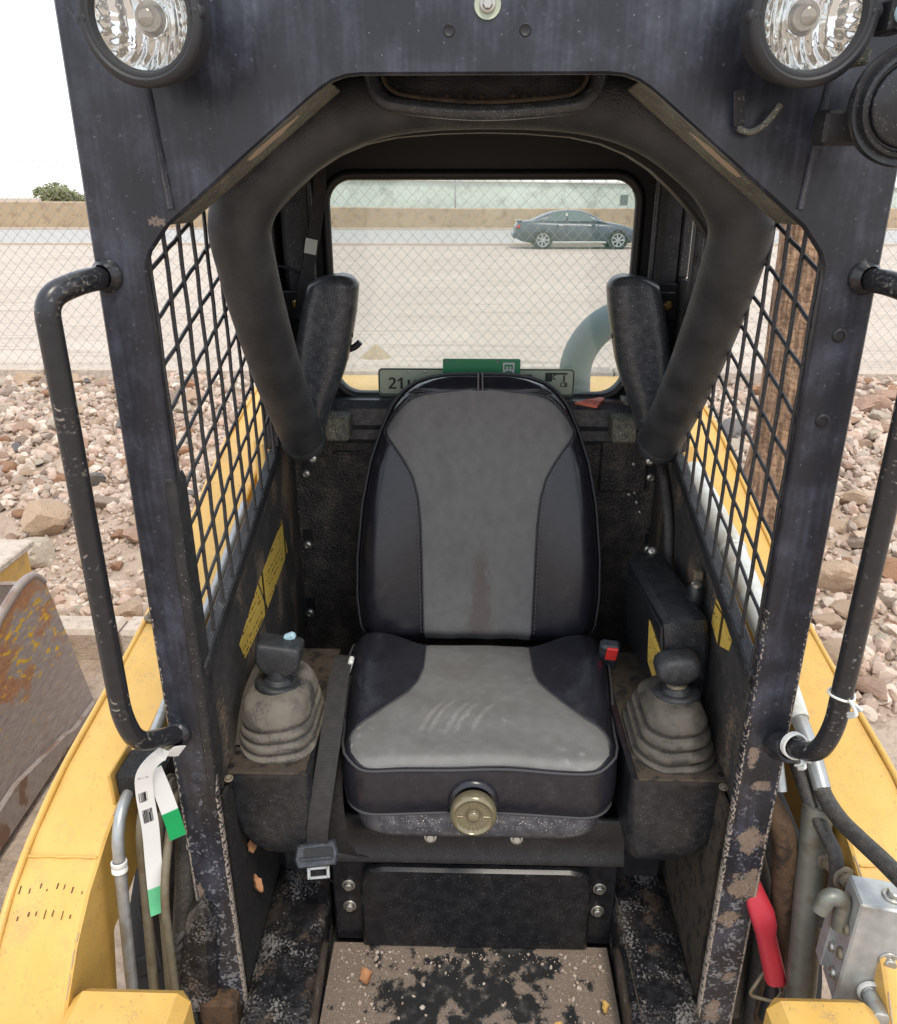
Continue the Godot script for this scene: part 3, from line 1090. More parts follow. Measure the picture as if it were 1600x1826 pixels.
func build_car():
	# built along +x from the tail (0) to the nose (4.85)
	var c := node("parked_car", self, Vector3(1.78, -0.088, -32.4))
	tag(c, "dark blue-grey sedan on the far road seen through the rear window", "car")
	var deck := [[0.0, 0.80], [0.12, 0.96], [0.5, 1.02], [1.0, 1.03], [2.0, 1.0], [3.2, 0.98], [3.6, 0.95], [4.2, 0.86], [4.6, 0.74], [4.8, 0.60], [4.85, 0.5]]
	var wid := [[0.0, 0.72], [0.15, 0.82], [0.8, 0.91], [2.4, 0.92], [3.8, 0.91], [4.4, 0.84], [4.7, 0.70], [4.85, 0.55]]
	var low := [[0.0, 0.42], [0.2, 0.30], [0.6, 0.22], [4.2, 0.20], [4.7, 0.24], [4.85, 0.36]]
	var rings := []
	for i in 41:
		var s := 4.85 * i / 40.0
		var w: float = soft_tab(wid, s)
		var d: float = soft_tab(deck, s)
		var l: float = soft_tab(low, s)
		var r := PackedVector3Array()
		for q in [[-0.80, l], [-0.97, l + (d - l) * 0.2], [-1.0, l + (d - l) * 0.55], [-0.95, l + (d - l) * 0.85], [-0.82, d], [-0.4, d + 0.02], [0.0, d + 0.03], [0.4, d + 0.02], [0.82, d], [0.95, l + (d - l) * 0.85], [1.0, l + (d - l) * 0.55], [0.97, l + (d - l) * 0.2], [0.80, l]]:
			r.append(Vector3(s, q[1], q[0] * w))
		rings.append(r)
	var m := MB.new()
	m.loft(rings)
	put(m, "body", M.car_paint, c)
	# cabin
	var roof := [[0.55, 1.02], [0.95, 1.18], [1.4, 1.34], [1.9, 1.415], [2.3, 1.42], [2.7, 1.36], [3.1, 1.2], [3.55, 0.97]]
	rings = []
	for i in 27:
		var s := 0.55 + 3.0 * i / 26.0
		var h: float = soft_tab(roof, s)
		var t: float = clamp((h - 0.97) / 0.45, 0.02, 1.0)
		var wb := 0.80
		var wt: float = lerp(0.78, 0.58, t)
		rings.append(PackedVector3Array([Vector3(s, 0.93, -wb), Vector3(s, lerp(0.97, h, 0.5), -lerp(wb, wt, 0.55)), Vector3(s, h - 0.03, -wt), Vector3(s, h, -wt + 0.12), Vector3(s, h + 0.015, 0), Vector3(s, h, wt - 0.12), Vector3(s, h - 0.03, wt), Vector3(s, lerp(0.97, h, 0.5), lerp(wb, wt, 0.55)), Vector3(s, 0.93, wb)]))
	m = MB.new()
	m.loft(rings)
	put(m, "cabin", M.car_paint, c)
	# side windows, a little proud of the cabin side
	for sd in [-1.0, 1.0]:
		for w in [[[1.02, 1.02], [1.95, 1.02], [1.95, 1.37], [1.55, 1.33]], [[2.03, 1.02], [3.12, 1.02], [2.72, 1.30], [2.35, 1.375], [2.03, 1.38]]]:
			m = MB.new()
			var top := []
			for q in w:
				var t: float = clamp((q[1] - 0.95) / 0.45, 0.0, 1.0)
				top.append(Vector3(q[0], q[1], sd * (lerp(0.80, 0.60, t) + 0.012)))
			for i in range(1, top.size() - 1):
				m.tri3(top[0], top[i], top[i + 1], Vector3(0, 0.3, sd))
				m.tri3(top[0] - Vector3(0, 0, sd * 0.01), top[i] - Vector3(0, 0, sd * 0.01), top[i + 1] - Vector3(0, 0, sd * 0.01), Vector3(0, -0.3, -sd))
			put(m, "window", M.car_glass, c)
		pbox("tail_light", Vector3(0.13, 0.82, sd * 0.68), Vector3(0.16, 0.12, 0.26), 0.03, M.tail, c)
		pbox("mirror", Vector3(3.05, 1.02, sd * 0.95), Vector3(0.14, 0.11, 0.14), 0.03, M.car_paint, c)
		pbox("sill", Vector3(2.45, 0.25, sd * 0.86), Vector3(2.2, 0.07, 0.1), 0.02, M.rim, c)
		for s in [1.08, 4.0]:
			var wn := node("wheel", c, Vector3(s, 0.335, sd * 0.84))
			plathe("arch", [Vector2(0.0, -0.02), Vector2(0.385, -0.02), Vector2(0.385, 0.075), Vector2(0.0, 0.075)], 28, axis_to(Vector3.ZERO, Vector3(0, 0, sd)), M.trim_black, wn)
			plathe("tyre", [Vector2(0.24, -0.05), Vector2(0.32, -0.05), Vector2(0.338, 0.0), Vector2(0.338, 0.06), Vector2(0.31, 0.10), Vector2(0.25, 0.10), Vector2(0.24, 0.06)], 28, axis_to(Vector3.ZERO, Vector3(0, 0, sd)), M.tyre, wn)
			m = MB.new()
			m.lathe([Vector2(0.25, 0.06), Vector2(0.25, 0.105), Vector2(0.225, 0.1), Vector2(0.215, 0.06)], 28, axis_to(Vector3.ZERO, Vector3(0, 0, sd)))
			for k in 7:
				var a := TAU * k / 7.0
				m.box(Vector3(cos(a) * 0.12, sin(a) * 0.12, sd * 0.095), Vector3(0.22, 0.05, 0.03), 0.008, Basis(Vector3(0, 0, 1), a))
			put(m, "rim", M.rim, wn)
	for sd in [-1.0, 1.0]:
		for q in [1.62, 1.99, 3.2]:
			pbox("door_gap", Vector3(q, 0.66, sd * 0.918), Vector3(0.018, 0.60, 0.012), 0.0, M.trim_black, c)
		for q in [1.75, 2.85]:
			pbox("door_handle", Vector3(q, 0.86, sd * 0.905), Vector3(0.18, 0.03, 0.04), 0.008, M.rim, c)
	pbox("bumper", Vector3(-0.02, 0.5, 0), Vector3(0.16, 0.24, 1.5), 0.06, M.car_paint, c)
	pbox("trunk_lip", Vector3(0.16, 1.03, 0), Vector3(0.22, 0.04, 1.3), 0.015, M.car_paint, c)


# ---------------------------------------------------------------- the loader
func hex_bolt(called: String, xf: Transform3D, r: float, mat: Material, parent: Node) -> MeshInstance3D:
	var m := MB.new()
	m.lathe([Vector2(r * 1.55, 0.0), Vector2(r * 1.55, r * 0.22), Vector2(r * 1.45, r * 0.3), Vector2(r, r * 0.3)], 20, xf)
	m.lathe([Vector2(r, r * 0.3), Vector2(r, r * 0.95), Vector2(r * 0.85, r * 1.1), Vector2(0.0, r * 1.1)], 6, xf, 0.95)
	return put(m, called, mat, parent)


func round_bolt(called: String, xf: Transform3D, r: float, mat: Material, parent: Node) -> MeshInstance3D:
	return plathe(called, [Vector2(r, 0.0), Vector2(r * 0.98, r * 0.25), Vector2(r * 0.8, r * 0.5), Vector2(r * 0.45, r * 0.62), Vector2(r * 0.42, r * 0.4), Vector2(0.0, r * 0.4)], 18, xf, mat, parent)


func build_loader():
	var L := node("skid_steer_loader", self)
	tag(L, "open-fronted yellow and black skid steer loader with a worn grey and black seat", "loader")
	build_frame(L)
	build_screens(L)
	build_lamps(L)
	build_inner_cab(L)
	build_seat(L)
	build_controls(L)
	build_footwell(L)
	build_outside(L)


func build_frame(L: Node3D):
	# one plate: header, chamfered corners and both front posts
	var half := [Vector2(0.414, 0.25), Vector2(0.414, 1.755), Vector2(0.412, 1.772), Vector2(0.406, 1.786), Vector2(0.396, 1.798), Vector2(0.381, 1.816), Vector2(0.20, 1.952), Vector2(0.186, 1.962), Vector2(0.172, 1.970), Vector2(0.156, 1.975), Vector2(0.138, 1.9765)]
	var poly := PackedVector2Array()
	for p in half:
		poly.append(p)
	var rev := half.duplicate()
	rev.reverse()
	for p in rev:
		poly.append(Vector2(-p.x, p.y))
	poly.append(Vector2(-0.4805, 0.25))
	poly.append(Vector2(-0.479, 1.3))
	poly.append(Vector2(-0.475, 2.25))
	poly.append(Vector2(0.478, 2.25))
	poly.append(Vector2(0.481, 1.3))
	poly.append(Vector2(0.4805, 0.25))
	var m := MB.new()
	m.prism(poly, -0.012, 0.0, Transform3D.IDENTITY, 0.0025, Rect2(-0.5, 0.25, 1.0, 2.0))
	var F := put(m, "front_frame", M.paint, L)
	# folded returns behind the chamfers, greenish primer showing
	for s in [-1.0, 1.0]:
		m = MB.new()
		var a := Vector3(s * 0.383, 1.8145, -0.056)
		var b := Vector3(s * 0.176, 1.969, -0.056)
		var d := (b - a).normalized()
		var nrm := Vector3(s * 0.60, 0.80, 0)
		m.box((a + b) / 2 + nrm * 0.004, Vector3(a.distance_to(b), 0.004, 0.085), 0.0015, Basis(d, nrm, d.cross(nrm)))
		var rt := put(m, "corner_return", M.olive, F)
		m = MB.new()
		var sp := PackedVector2Array()
		for k in 17:
			var an := TAU * k / 16.0
			if k < 16:
				sp.append(Vector2(cos(an) * 0.046 * (1.0 + 0.25 * sin(k * 5.3)), sin(an) * 0.012 * (1.0 + 0.35 * sin(k * 3.1))))
		var c := a.lerp(b, 0.62 if s < 0 else 0.5)
		m.prism(sp, 0.0, 0.0007, Transform3D(Basis(d, d.cross(nrm), -nrm), c - nrm * 0.0 + Vector3(0, 0.0, 0.018) + nrm * 0.0018), 0.0)
		put(m, "peeled_patch", M.bare, F)
		# weld bead where the corner is folded
		m = MB.new()
		var bead := []
		for k in 15:
			var t := k / 14.0
			bead.append(Vector3(s * (0.385 - 0.012 * t), lerp(1.985, 1.835, t), 0.0008 + 0.0012 * sin(k * 2.4)))
		m.tube(PackedVector3Array(bead), 0.0042, 6)
		put(m, "weld_bead", M.paint, F)
	# header bolt with washer and two open holes
	plathe("washer", [Vector2(0.0, 0.001), Vector2(0.012, 0.001), Vector2(0.0145, 0.0022), Vector2(0.0145, 0.0)], 22, face_z(Vector3(0.002, 2.043, 0.0)), M.plate_pale, F)
	hex_bolt("bolt", face_z(Vector3(0.002, 2.043, 0.002)), 0.0055, M.bolt, F)
	for x in [-0.040, 0.044]:
		plathe("hole", [Vector2(0.0, 0.0006), Vector2(0.0052, 0.0006), Vector2(0.0058, 0.0012), Vector2(0.0066, 0.0008), Vector2(0.0068, 0.0)], 16, face_z(Vector3(x, 2.019, 0.0)), M.trim_black, F)
	# rubber plugs on the right post
	for q in [Vector2(0.4455, 1.689), Vector2(0.444, 1.580)]:
		plathe("plug", [Vector2(0.0, 0.002), Vector2(0.0055, 0.002), Vector2(0.006, 0.0035), Vector2(0.0078, 0.003), Vector2(0.0092, 0.0012), Vector2(0.0095, 0.0)], 18, face_z(Vector3(q.x, q.y, 0.0)), M.trim_black, F)
	# round bump and angle iron on the left post
	plathe("boss", [Vector2(0.0, 0.0022), Vector2(0.006, 0.002), Vector2(0.010, 0.001), Vector2(0.0125, 0.0)], 18, face_z(Vector3(-0.443, 0.982, 0.0)), M.paint, F)
	m = MB.new()
	m.prism(PackedVector2Array([Vector2(-0.4285, 0.95), Vector2(-0.4285, 1.492), Vector2(-0.4160, 1.492), Vector2(-0.4125, 1.482), Vector2(-0.4125, 1.0), Vector2(-0.418, 0.95)]), -0.04, 0.003, Transform3D.IDENTITY, 0.002)
	put(m, "angle_iron", M.black, F)
	for q in [Vector3(-0.4835, 0.82, -0.02), Vector3(-0.4835, 0.603, -0.02), Vector3(0.4835, 0.90, -0.02), Vector3(0.4835, 0.60, -0.02)]:
		round_bolt("cap_nut", axis_to(q, Vector3(sign(q.x), 0, 0.25)), 0.008, M.white_plastic, F)

	round_bolt("bolt", axis_to(Vector3(-0.479, 1.822, -0.02), Vector3(-1, 0, 0.3)), 0.007, M.bolt, F)
	# grab handles
	for s in [-1.0, 1.0]:
		var o := 0.004 if s > 0 else 0.0
		m = MB.new()
		m.tube(fillet([Vector3(s * 0.468, 1.756, -0.01), Vector3(s * 0.474, 1.756, 0.05), Vector3(s * 0.499, 1.742, 0.090), Vector3(s * (0.501 - o), 1.165, 0.088), Vector3(s * (0.492 - o), 1.112, 0.078), Vector3(s * 0.461, 1.066, -0.005)], 0.05, 8), 0.0142, 18)
		var h := put(m, "grab_handle", M.paint_handle, L)
		for q in [Vector3(s * 0.464, 1.758, 0.0), Vector3(s * 0.464, 1.068, 0.0)]:
			var xf := axis_to(q, Vector3(s * 0.2, 0, 1))
			m = MB.new()
			m.lathe([Vector2(0.021, -0.003), Vector2(0.0205, 0.002), Vector2(0.0165, 0.006), Vector2(0.0148, 0.010), Vector2(0.0142, 0.011)], 18, xf)
			put(m, "weld_collar", M.paint_handle, h)
		if s > 0:
			plathe("sleeve", [Vector2(0.0, 0.0), Vector2(0.0215, 0.0), Vector2(0.0225, 0.003), Vector2(0.0225, 0.030), Vector2(0.021, 0.033), Vector2(0.016, 0.033)], 20, axis_to(Vector3(0.463, 1.069, 0.003), Vector3(0.25, 0.5, 0.95)), M.plastic, h)


func build_screens(L: Node3D):
	var slope := 0.31
	for s in [-1.0, 1.0]:
		var S := node("side_screen", L, Vector3(s * 0.4165, 0, 0))
		var z1 := -0.565
		var sill := 1.183
		for i in 10:
			var z := -0.022 - 0.0585 * i
			var y0 := sill + slope * -z + 0.0
			var p := PackedVector3Array()
			for k in 25:
				var y: float = lerp(y0, 1.87, k / 24.0)
				p.append(Vector3(s * 0.0006 * sin(y * 51.0 + i * PI), y, z))
			var m := MB.new()
			m.tube(p, 0.0031, 6)
			put(m, "wire", M.screen_wire, S)
		for k in 15:
			var ya := 1.874 - 0.0612 * k
			if ya < sill + 0.02:
				continue
			var za := -0.012
			var zb := z1
			# stay under the top rail
			if ya + slope * -zb > 1.872:
				zb = -(1.872 - ya) / slope
			if zb > -0.03:
				continue
			var p := PackedVector3Array()
			for q in 17:
				var z: float = lerp(za, zb, q / 16.0)
				p.append(Vector3(s * (0.0045 + 0.001 * sin(z * 107.0 + k * PI)), ya - slope * z, z))
			var m := MB.new()
			m.tube(p, 0.0031, 6)
			put(m, "wire", M.screen_wire, S)
		# rails of the screen
		var ang := atan(slope)
		var rl := 0.555 / cos(ang)
		pbox("sill_rail", Vector3(s * 0.004, sill - 0.012 + slope * 0.29, -0.29), Vector3(0.022, 0.026, rl), 0.003, M.black, S, Basis(Vector3.RIGHT, ang))
		pbox("top_rail", Vector3(s * 0.004, 1.888, -0.30), Vector3(0.03, 0.04, 0.5), 0.004, M.black, S)
		pbox("rear_rail", Vector3(s * 0.004, 1.615, -0.583), Vector3(0.024, 0.51, 0.03), 0.003, M.black, S)


func build_lamps(L: Node3D):
	for s in [-1.0, 1.0]:
		var c := Vector3(-0.344, 2.016, 0.1) if s < 0 else Vector3(0.318, 2.014, 0.1)
		var W := node("work_lamp", L, c)
		W.rotation_degrees = Vector3(3, -4 if s < 0 else 3, 0)
		var up := face_z(Vector3.ZERO)
		plathe("housing", [Vector2(0.0, -0.075), Vector2(0.030, -0.074), Vector2(0.048, -0.062), Vector2(0.058, -0.040), Vector2(0.0605, -0.012), Vector2(0.0605, 0.0)], 44, up, M.lamp_case, W)
		plathe("bezel", [Vector2(0.0605, -0.006), Vector2(0.0635, -0.004), Vector2(0.0640, 0.003), Vector2(0.0615, 0.008), Vector2(0.0570, 0.0095), Vector2(0.0545, 0.0075), Vector2(0.0530, 0.0080), Vector2(0.0505, 0.0075), Vector2(0.0490, 0.003), Vector2(0.0475, -0.001)], 48, up, M.lamp_case, W)
		# fluted reflector
		var m := MB.new()
		var rows := []
		for i in 13:
			var t := i / 12.0
			var r0: float = 0.009 + 0.0395 * t
			var row := PackedVector3Array()
			for k in 96:
				var a := TAU * k / 96.0
				var h := -0.034 + 0.031 * t * t
				var x := cos(a) * r0
				# vertical flutes pressed into the bowl
				h += 0.0016 * sin(x * 520.0) * sm(0.1, 0.4, t) * sm(1.0, 0.9, t)
				h += 0.0012 * sin(a * 24.0) * sm(0.5, 0.8, t) * sm(1.0, 0.95, t)
				row.append(Vector3(x, -sin(a) * r0, h))
			rows.append(row)
		m.grid(rows, true, Vector3(0, 0, -1.0))
		put(m, "reflector", M.chrome, W)
		plathe("bulb_shield", [Vector2(0.0, -0.006), Vector2(0.006, -0.0065), Vector2(0.0105, -0.010), Vector2(0.0115, -0.018), Vector2(0.0125, -0.026), Vector2(0.012, -0.034)], 24, up, M.bulb, W)
		plathe("bulb_ring", [Vector2(0.0125, -0.024), Vector2(0.0165, -0.022), Vector2(0.0170, -0.027), Vector2(0.0130, -0.032)], 24, up, M.chrome, W)
		plathe("lens", [Vector2(0.0, 0.0045), Vector2(0.02, 0.0038), Vector2(0.038, 0.0018), Vector2(0.0485, -0.0008)], 40, up, M.lens, W)
		for q in [-1.0, 1.0]:
			round_bolt("screw", face_z(Vector3(q * 0.0575, 0.002 * q, 0.0065)), 0.0042, M.lamp_case, W)
			plathe("screw_boss", [Vector2(0.0, 0.0052), Vector2(0.0062, 0.0052), Vector2(0.0075, 0.0035), Vector2(0.0078, -0.006)], 16, face_z(Vector3(q * 0.0582, 0.002 * q, 0.0015)), M.lamp_case, W)
		# bracket down to the header plate
		m = MB.new()
		if s > 0:
			m.box(Vector3(-0.030, -0.078, -0.085), Vector3(0.012, 0.036, 0.004), 0.001, Basis(Vector3(0, 0, 1), 0.15))
			put(m, "bracket", M.black, W)
			m = MB.new()
			m.tube(curve([Vector3(-0.028, -0.098, -0.084), Vector3(-0.016, -0.102, -0.078), Vector3(-0.002, -0.094, -0.074), Vector3(0.012, -0.075, -0.074)], 5), 0.0035, 7)
			put(m, "cable", M.olive, W)
			m = MB.new()
		m.box(Vector3(0, 0.0, -0.085), Vector3(0.05, 0.03, 0.03), 0.004)
		put(m, "mount", M.black, W)
	# round horn at the right edge
	var Hn := node("horn", L, Vector3(0.412, 1.932, 0.14))
	Hn.rotation_degrees = Vector3(4, -6, 0)
	var up := face_z(Vector3.ZERO)
	plathe("housing", [Vector2(0.0, -0.075), Vector2(0.034, -0.075), Vector2(0.046, -0.05), Vector2(0.050, -0.022), Vector2(0.0555, -0.018), Vector2(0.0565, -0.008), Vector2(0.0545, -0.004), Vector2(0.0485, -0.005), Vector2(0.0470, 0.002), Vector2(0.0435, 0.003), Vector2(0.0415, -0.003), Vector2(0.0395, -0.003)], 48, up, M.plastic, Hn)
	plathe("cover", [Vector2(0.0395, -0.003), Vector2(0.0385, 0.0035), Vector2(0.036, 0.005), Vector2(0.02, 0.0062), Vector2(0.0, 0.0065)], 40, up, M.plastic, Hn)
	pbox("bracket", Vector3(-0.035, -0.02, -0.09), Vector3(0.05, 0.035, 0.05), 0.004, M.black, Hn)
	pbox("bracket_arm", Vector3(-0.045, 0.045, -0.085), Vector3(0.03, 0.016, 0.06), 0.003, M.olive, Hn)
	plathe("slotted_knob", [Vector2(0.0, -0.03), Vector2(0.004, -0.03), Vector2(0.004, 0.0), Vector2(0.0105, 0.0), Vector2(0.0108, 0.005), Vector2(0.0098, 0.0066), Vector2(0.0, 0.007)], 24, face_z(Vector3(-0.018, 0.078, -0.02)), M.blue_knob, Hn)
	pbox("knob_slot", Vector3(-0.018, 0.078, -0.0127), Vector3(0.018, 0.0022, 0.001), 0.0, M.trim_black, Hn, Basis(Vector3(0, 0, 1), 0.7))
	pbox("knob_bracket", Vector3(-0.018, 0.078, -0.055), Vector3(0.02, 0.03, 0.05), 0.003, M.black, Hn)


func build_inner_cab(L: Node3D):
	var m := MB.new()
	# roof
	m = MB.new()
	m.box(Vector3(0, 2.19, -0.44), Vector3(0.95, 0.06, 0.88), 0.01)
	put(m, "roof", M.black, L)
	m = MB.new()
	m.box(Vector3(0, 2.12, -0.42), Vector3(0.83, 0.03, 0.74), 0.006)
	put(m, "roof_lining", M.headliner, L)
	for s in [-1.0, 1.0]:
		pbox("roof_side", Vector3(s * 0.445, 2.04, -0.43), Vector3(0.045, 0.30, 0.76), 0.006, M.black, L)
	# arched head lining
	var half := [Vector2(0.0, 1.947), Vector2(0.07, 1.9455), Vector2(0.144, 1.940), Vector2(0.195, 1.930), Vector2(0.240, 1.913), Vector2(0.280, 1.890), Vector2(0.316, 1.861), Vector2(0.345, 1.834), Vector2(0.372, 1.805), Vector2(0.402, 1.765), Vector2(0.414, 1.74)]
	var poly := PackedVector2Array()
	for p in half:
		poly.append(p + Vector2(CABX * 0.5, 0))
	poly.append(Vector2(0.46, 1.74))
	poly.append(Vector2(0.46, 2.10))
	poly.append(Vector2(-0.46, 2.10))
	poly.append(Vector2(-0.46, 1.74))
	half.reverse()
	for p in half:
		if p.x > 0.001:
			poly.append(Vector2(-p.x + CABX * 0.5, p.y))
	m = MB.new()
	m.prism(poly, -0.47, -0.43, Transform3D.IDENTITY, 0.005)
	var H := put(m, "head_lining", M.headliner, L)
	# tray with a raised lip in the lining
	m = MB.new()
	m.tube(curve([Vector3(-0.154, 2.045, -0.20), Vector3(-0.150, 1.998, -0.198), Vector3(-0.138, 1.974, -0.195), Vector3(-0.106, 1.963, -0.192), Vector3(0.0, 1.955, -0.190), Vector3(0.11, 1.962, -0.192), Vector3(0.142, 1.973, -0.195), Vector3(0.156, 1.998, -0.198), Vector3(0.160, 2.045, -0.20)], 8), 0.0105, 10)
	var nearer := Transform3D(Basis.IDENTITY.scaled(Vector3.ONE * 0.95), Vector3(0, 0.0925, 0.048))
	put(m, "tray_lip", M.shield, H, nearer)
	m = MB.new()
	m.tube(curve([Vector3(-0.138, 2.04, -0.194), Vector3(-0.134, 1.998, -0.190), Vector3(-0.120, 1.981, -0.186), Vector3(-0.092, 1.974, -0.184), Vector3(0.0, 1.967, -0.182), Vector3(0.10, 1.973, -0.184), Vector3(0.127, 1.981, -0.186), Vector3(0.139, 1.998, -0.190), Vector3(0.143, 2.04, -0.194)], 8), 0.003, 7)
	put(m, "tray_edge", M.felt, H, nearer)
	for k in 9:
		pbox("tray_debris", Vector3(-0.07 + 0.018 * k + rng.randf_range(-0.004, 0.004), 1.9725 + rng.randf() * 0.002, -0.185), Vector3(0.009, 0.004, 0.006), 0.001, M.felt, H, Basis.from_euler(Vector3(rng.randf(), rng.randf(), rng.randf()))).transform = nearer

	# restraint bar: foam padded arms, swung up
	var R := node("restraint_bar", L)
	var bar := []
	for s in [-1.0, 1.0]:
		var half_bar := []
		for q in [[0.374, 1.380, -0.580], [0.374, 1.53, -0.430], [0.369, 1.674, -0.300], [0.365, 1.755, -0.236], [0.361, 1.808, -0.205], [0.339, 1.853, -0.192], [0.298, 1.896, -0.19], [0.222, 1.945, -0.19], [0.129, 1.972, -0.19]]:
			half_bar.append(Vector3(0.012 + s * q[0], q[1], q[2]))
		if s < 0:
			bar += half_bar
			bar.append(Vector3(0.012, 1.979, -0.19))
		else:
			half_bar.reverse()
			bar += half_bar
	m = MB.new()
	m.tube(curve(bar, 7), 0.045, 28)
	put(m, "foam_pad", M.foam, R)
	for s in [-1.0, 1.0]:
		var o := Vector3(0.012, 0, 0)
		# glued seam of the foam sleeve
		var seam := []
		for q in [[0.374, 1.385, -0.575], [0.374, 1.53, -0.430], [0.369, 1.674, -0.300], [0.365, 1.755, -0.236], [0.361, 1.808, -0.205]]:
			seam.append(o + Vector3(s * (q[0] - 0.0405), q[1] + 0.013, q[2] + 0.014))
		ptube("pad_seam", curve(seam, 6), 0.0016, M.piping, R, 6)
		var d := Vector3(s * -0.009, -0.132, -0.132)
		plathe("end_cap", [Vector2(0.0455, -0.004), Vector2(0.0475, 0.0), Vector2(0.0475, 0.020), Vector2(0.044, 0.030), Vector2(0.033, 0.035), Vector2(0.0, 0.036)], 26, axis_to(o + Vector3(s * 0.374, 1.379, -0.581), d), M.foam, R)
		ptube("pivot_tube", [o + Vector3(s * 0.372, 1.38, -0.59), o + Vector3(s * 0.365, 1.36, -0.68), o + Vector3(s * 0.36, 1.35, -0.76)], 0.018, M.black, R, 12)
		# curved side shield that swings with the bar
		var rings := []
		var ax0 := o + Vector3(s * 0.366, 1.392, -0.632)
		var ax1 := o + Vector3(s * 0.298, 1.703, -0.650)
		for i in 25:
			var t: float = i / 12.0 * 0.92 if i < 12 else 0.92 + 0.08 * sin(PI / 2 * (i - 12) / 12.0)
			var k := 1.0
			if t > 0.92:
				k = sqrt(max(0.0, 1.0 - pow((t - 0.92) / 0.08, 2.0)))
			k = max(k, 0.02)
			var c := ax0.lerp(ax1, t)
			var ring := PackedVector3Array()
			var hx: float = lerp(0.034, 0.057, sm(0.0, 0.5, t)) - 0.006 * sm(0.72, 1.0, t)
			var hz := 0.044
			var rr := round_rect(0, 0, hx * k, hz * (0.75 + 0.25 * k), min(hx * k, hz) * 0.8, 4)
			for q in rr:
				ring.append(c + Vector3(q.x - s * 0.012 * (1.0 - k), 0.03 * (1.0 - k) * 0.0, q.y))
			rings.append(ring)
		m = MB.new()
		m.loft(rings)
		var sh := put(m, "side_shield", M.shield, R)
		for y in [0.30, 0.62]:
			var c := ax0.lerp(ax1, y)
			plathe("slot", [Vector2(0.0, 0.0008), Vector2(0.006, 0.0008), Vector2(0.0068, -0.001)], 14, axis_to(c + Vector3(-s * (lerp(0.034, 0.057, sm(0.0, 0.5, y)) + 0.0003), 0, 0.006), Vector3(-s, 0, 0)), M.trim_black, R)
		if sh and s < 0:
			ptube("latch_pin", fillet([o + Vector3(-0.29, 1.545, -0.66), o + Vector3(-0.265, 1.555, -0.66), o + Vector3(-0.255, 1.565, -0.66)], 0.01), 0.007, M.trim_black, R, 10)
		pbox("pivot_bracket", o + Vector3(s * 0.318, 1.372, -0.70), Vector3(0.055, 0.055, 0.07), 0.005, M.olive, R)
		round_bolt("pivot_bolt", face_z(o + Vector3(s * 0.352, 1.338, -0.565)), 0.009, M.bolt, R)

	# rear wall round the window
	var inner := round_rect(CABX, 1.655, 0.330, 0.2325, 0.055, 8)
	var outer := PackedVector2Array()
	for p in inner:
		var d := p - Vector2(CABX, 1.655)
		var kx: float = 0.44 / max(abs(d.x), 1e-6)
		var ky: float = (0.455 if d.y > 0 else 0.33) / max(abs(d.y), 1e-6)
		outer.append(Vector2(CABX, 1.655) + d * min(kx, ky))
	m = MB.new()
	var N := inner.size()
	for i in N:
		var j := (i + 1) % N
		m.quad(Vector3(inner[i].x, inner[i].y, -0.79), Vector3(inner[j].x, inner[j].y, -0.79), Vector3(outer[j].x, outer[j].y, -0.79), Vector3(outer[i].x, outer[i].y, -0.79), Vector3(0, 0, 1))
		m.quad(Vector3(inner[i].x, inner[i].y, -0.83), Vector3(inner[j].x, inner[j].y, -0.83), Vector3(outer[j].x, outer[j].y, -0.83), Vector3(outer[i].x, outer[i].y, -0.83), Vector3(0, 0, -1))
		m.quad(Vector3(inner[i].x, inner[i].y, -0.79), Vector3(inner[j].x, inner[j].y, -0.79), Vector3(inner[j].x, inner[j].y, -0.83), Vector3(inner[i].x, inner[i].y, -0.83), Vector3(CABX - inner[i].x, 1.655 - inner[i].y, 0))
	for q in [[Vector2(-0.44, 1.94), Vector2(0.46, 0.2)]]:
		pass
	var RW := put(m, "rear_wall", M.headliner, L)
	m = MB.new()
	var gp := PackedVector3Array()
	for p in round_rect(CABX, 1.655, 0.3335, 0.2360, 0.058, 10):
		gp.append(Vector3(p.x, p.y, -0.786))
	gp.append(gp[0])
	m.tube(gp, 0.0105, 8, false)
	put(m, "window_seal", M.trim_black, RW)
	m = MB.new()
	m.prism(round_rect(CABX, 1.655, 0.3375, 0.240, 0.06, 8), -0.812, -0.807, Transform3D.IDENTITY, 0.0)
	put(m, "rear_window", M.glass, L)
	# rear corner posts and quarter panels
	for s in [-1.0, 1.0]:
		pbox("rear_post", Vector3(CABX + s * 0.392, 1.77, -0.755), Vector3(0.055, 0.68, 0.06), 0.012, M.black, L)
		m = MB.new()
		m.tube(PackedVector3Array([Vector3(CABX + s * 0.362, 1.42, -0.752), Vector3(CABX + s * 0.362, 2.08, -0.752)]), 0.008, 8)
		put(m, "cable_duct", M.shield, L)
		pbox("quarter_panel", Vector3(s * 0.432, 1.52, -0.695), Vector3(0.02, 0.34, 0.22), 0.003, M.black, L)
		pbox("quarter_strip", Vector3(s * 0.432, 1.88, -0.617), Vector3(0.02, 0.38, 0.06), 0.003, M.black, L)
		pbox("quarter_strip", Vector3(s * 0.432, 1.88, -0.762), Vector3(0.02, 0.38, 0.085), 0.003, M.black, L)
		# belt anchor cover with a screw
		var A := node("anchor_cover", L, Vector3(CABX + s * 0.393, 1.545, -0.712))
		m = MB.new()
		var pl := PackedVector2Array([Vector2(-0.04, -0.13), Vector2(0.045, -0.13)])
		if s < 0:
			for k in 13:
				var a := PI * k / 12.0 * 0.62
				pl.append(Vector2(-0.04 + cos(a) * 0.085, 0.085 + sin(a) * 0.085))
			pl.append(Vector2(-0.04, 0.17))
		else:
			pl.append(Vector2(0.045, 0.135))
			pl.append(Vector2(-0.04, 0.135))
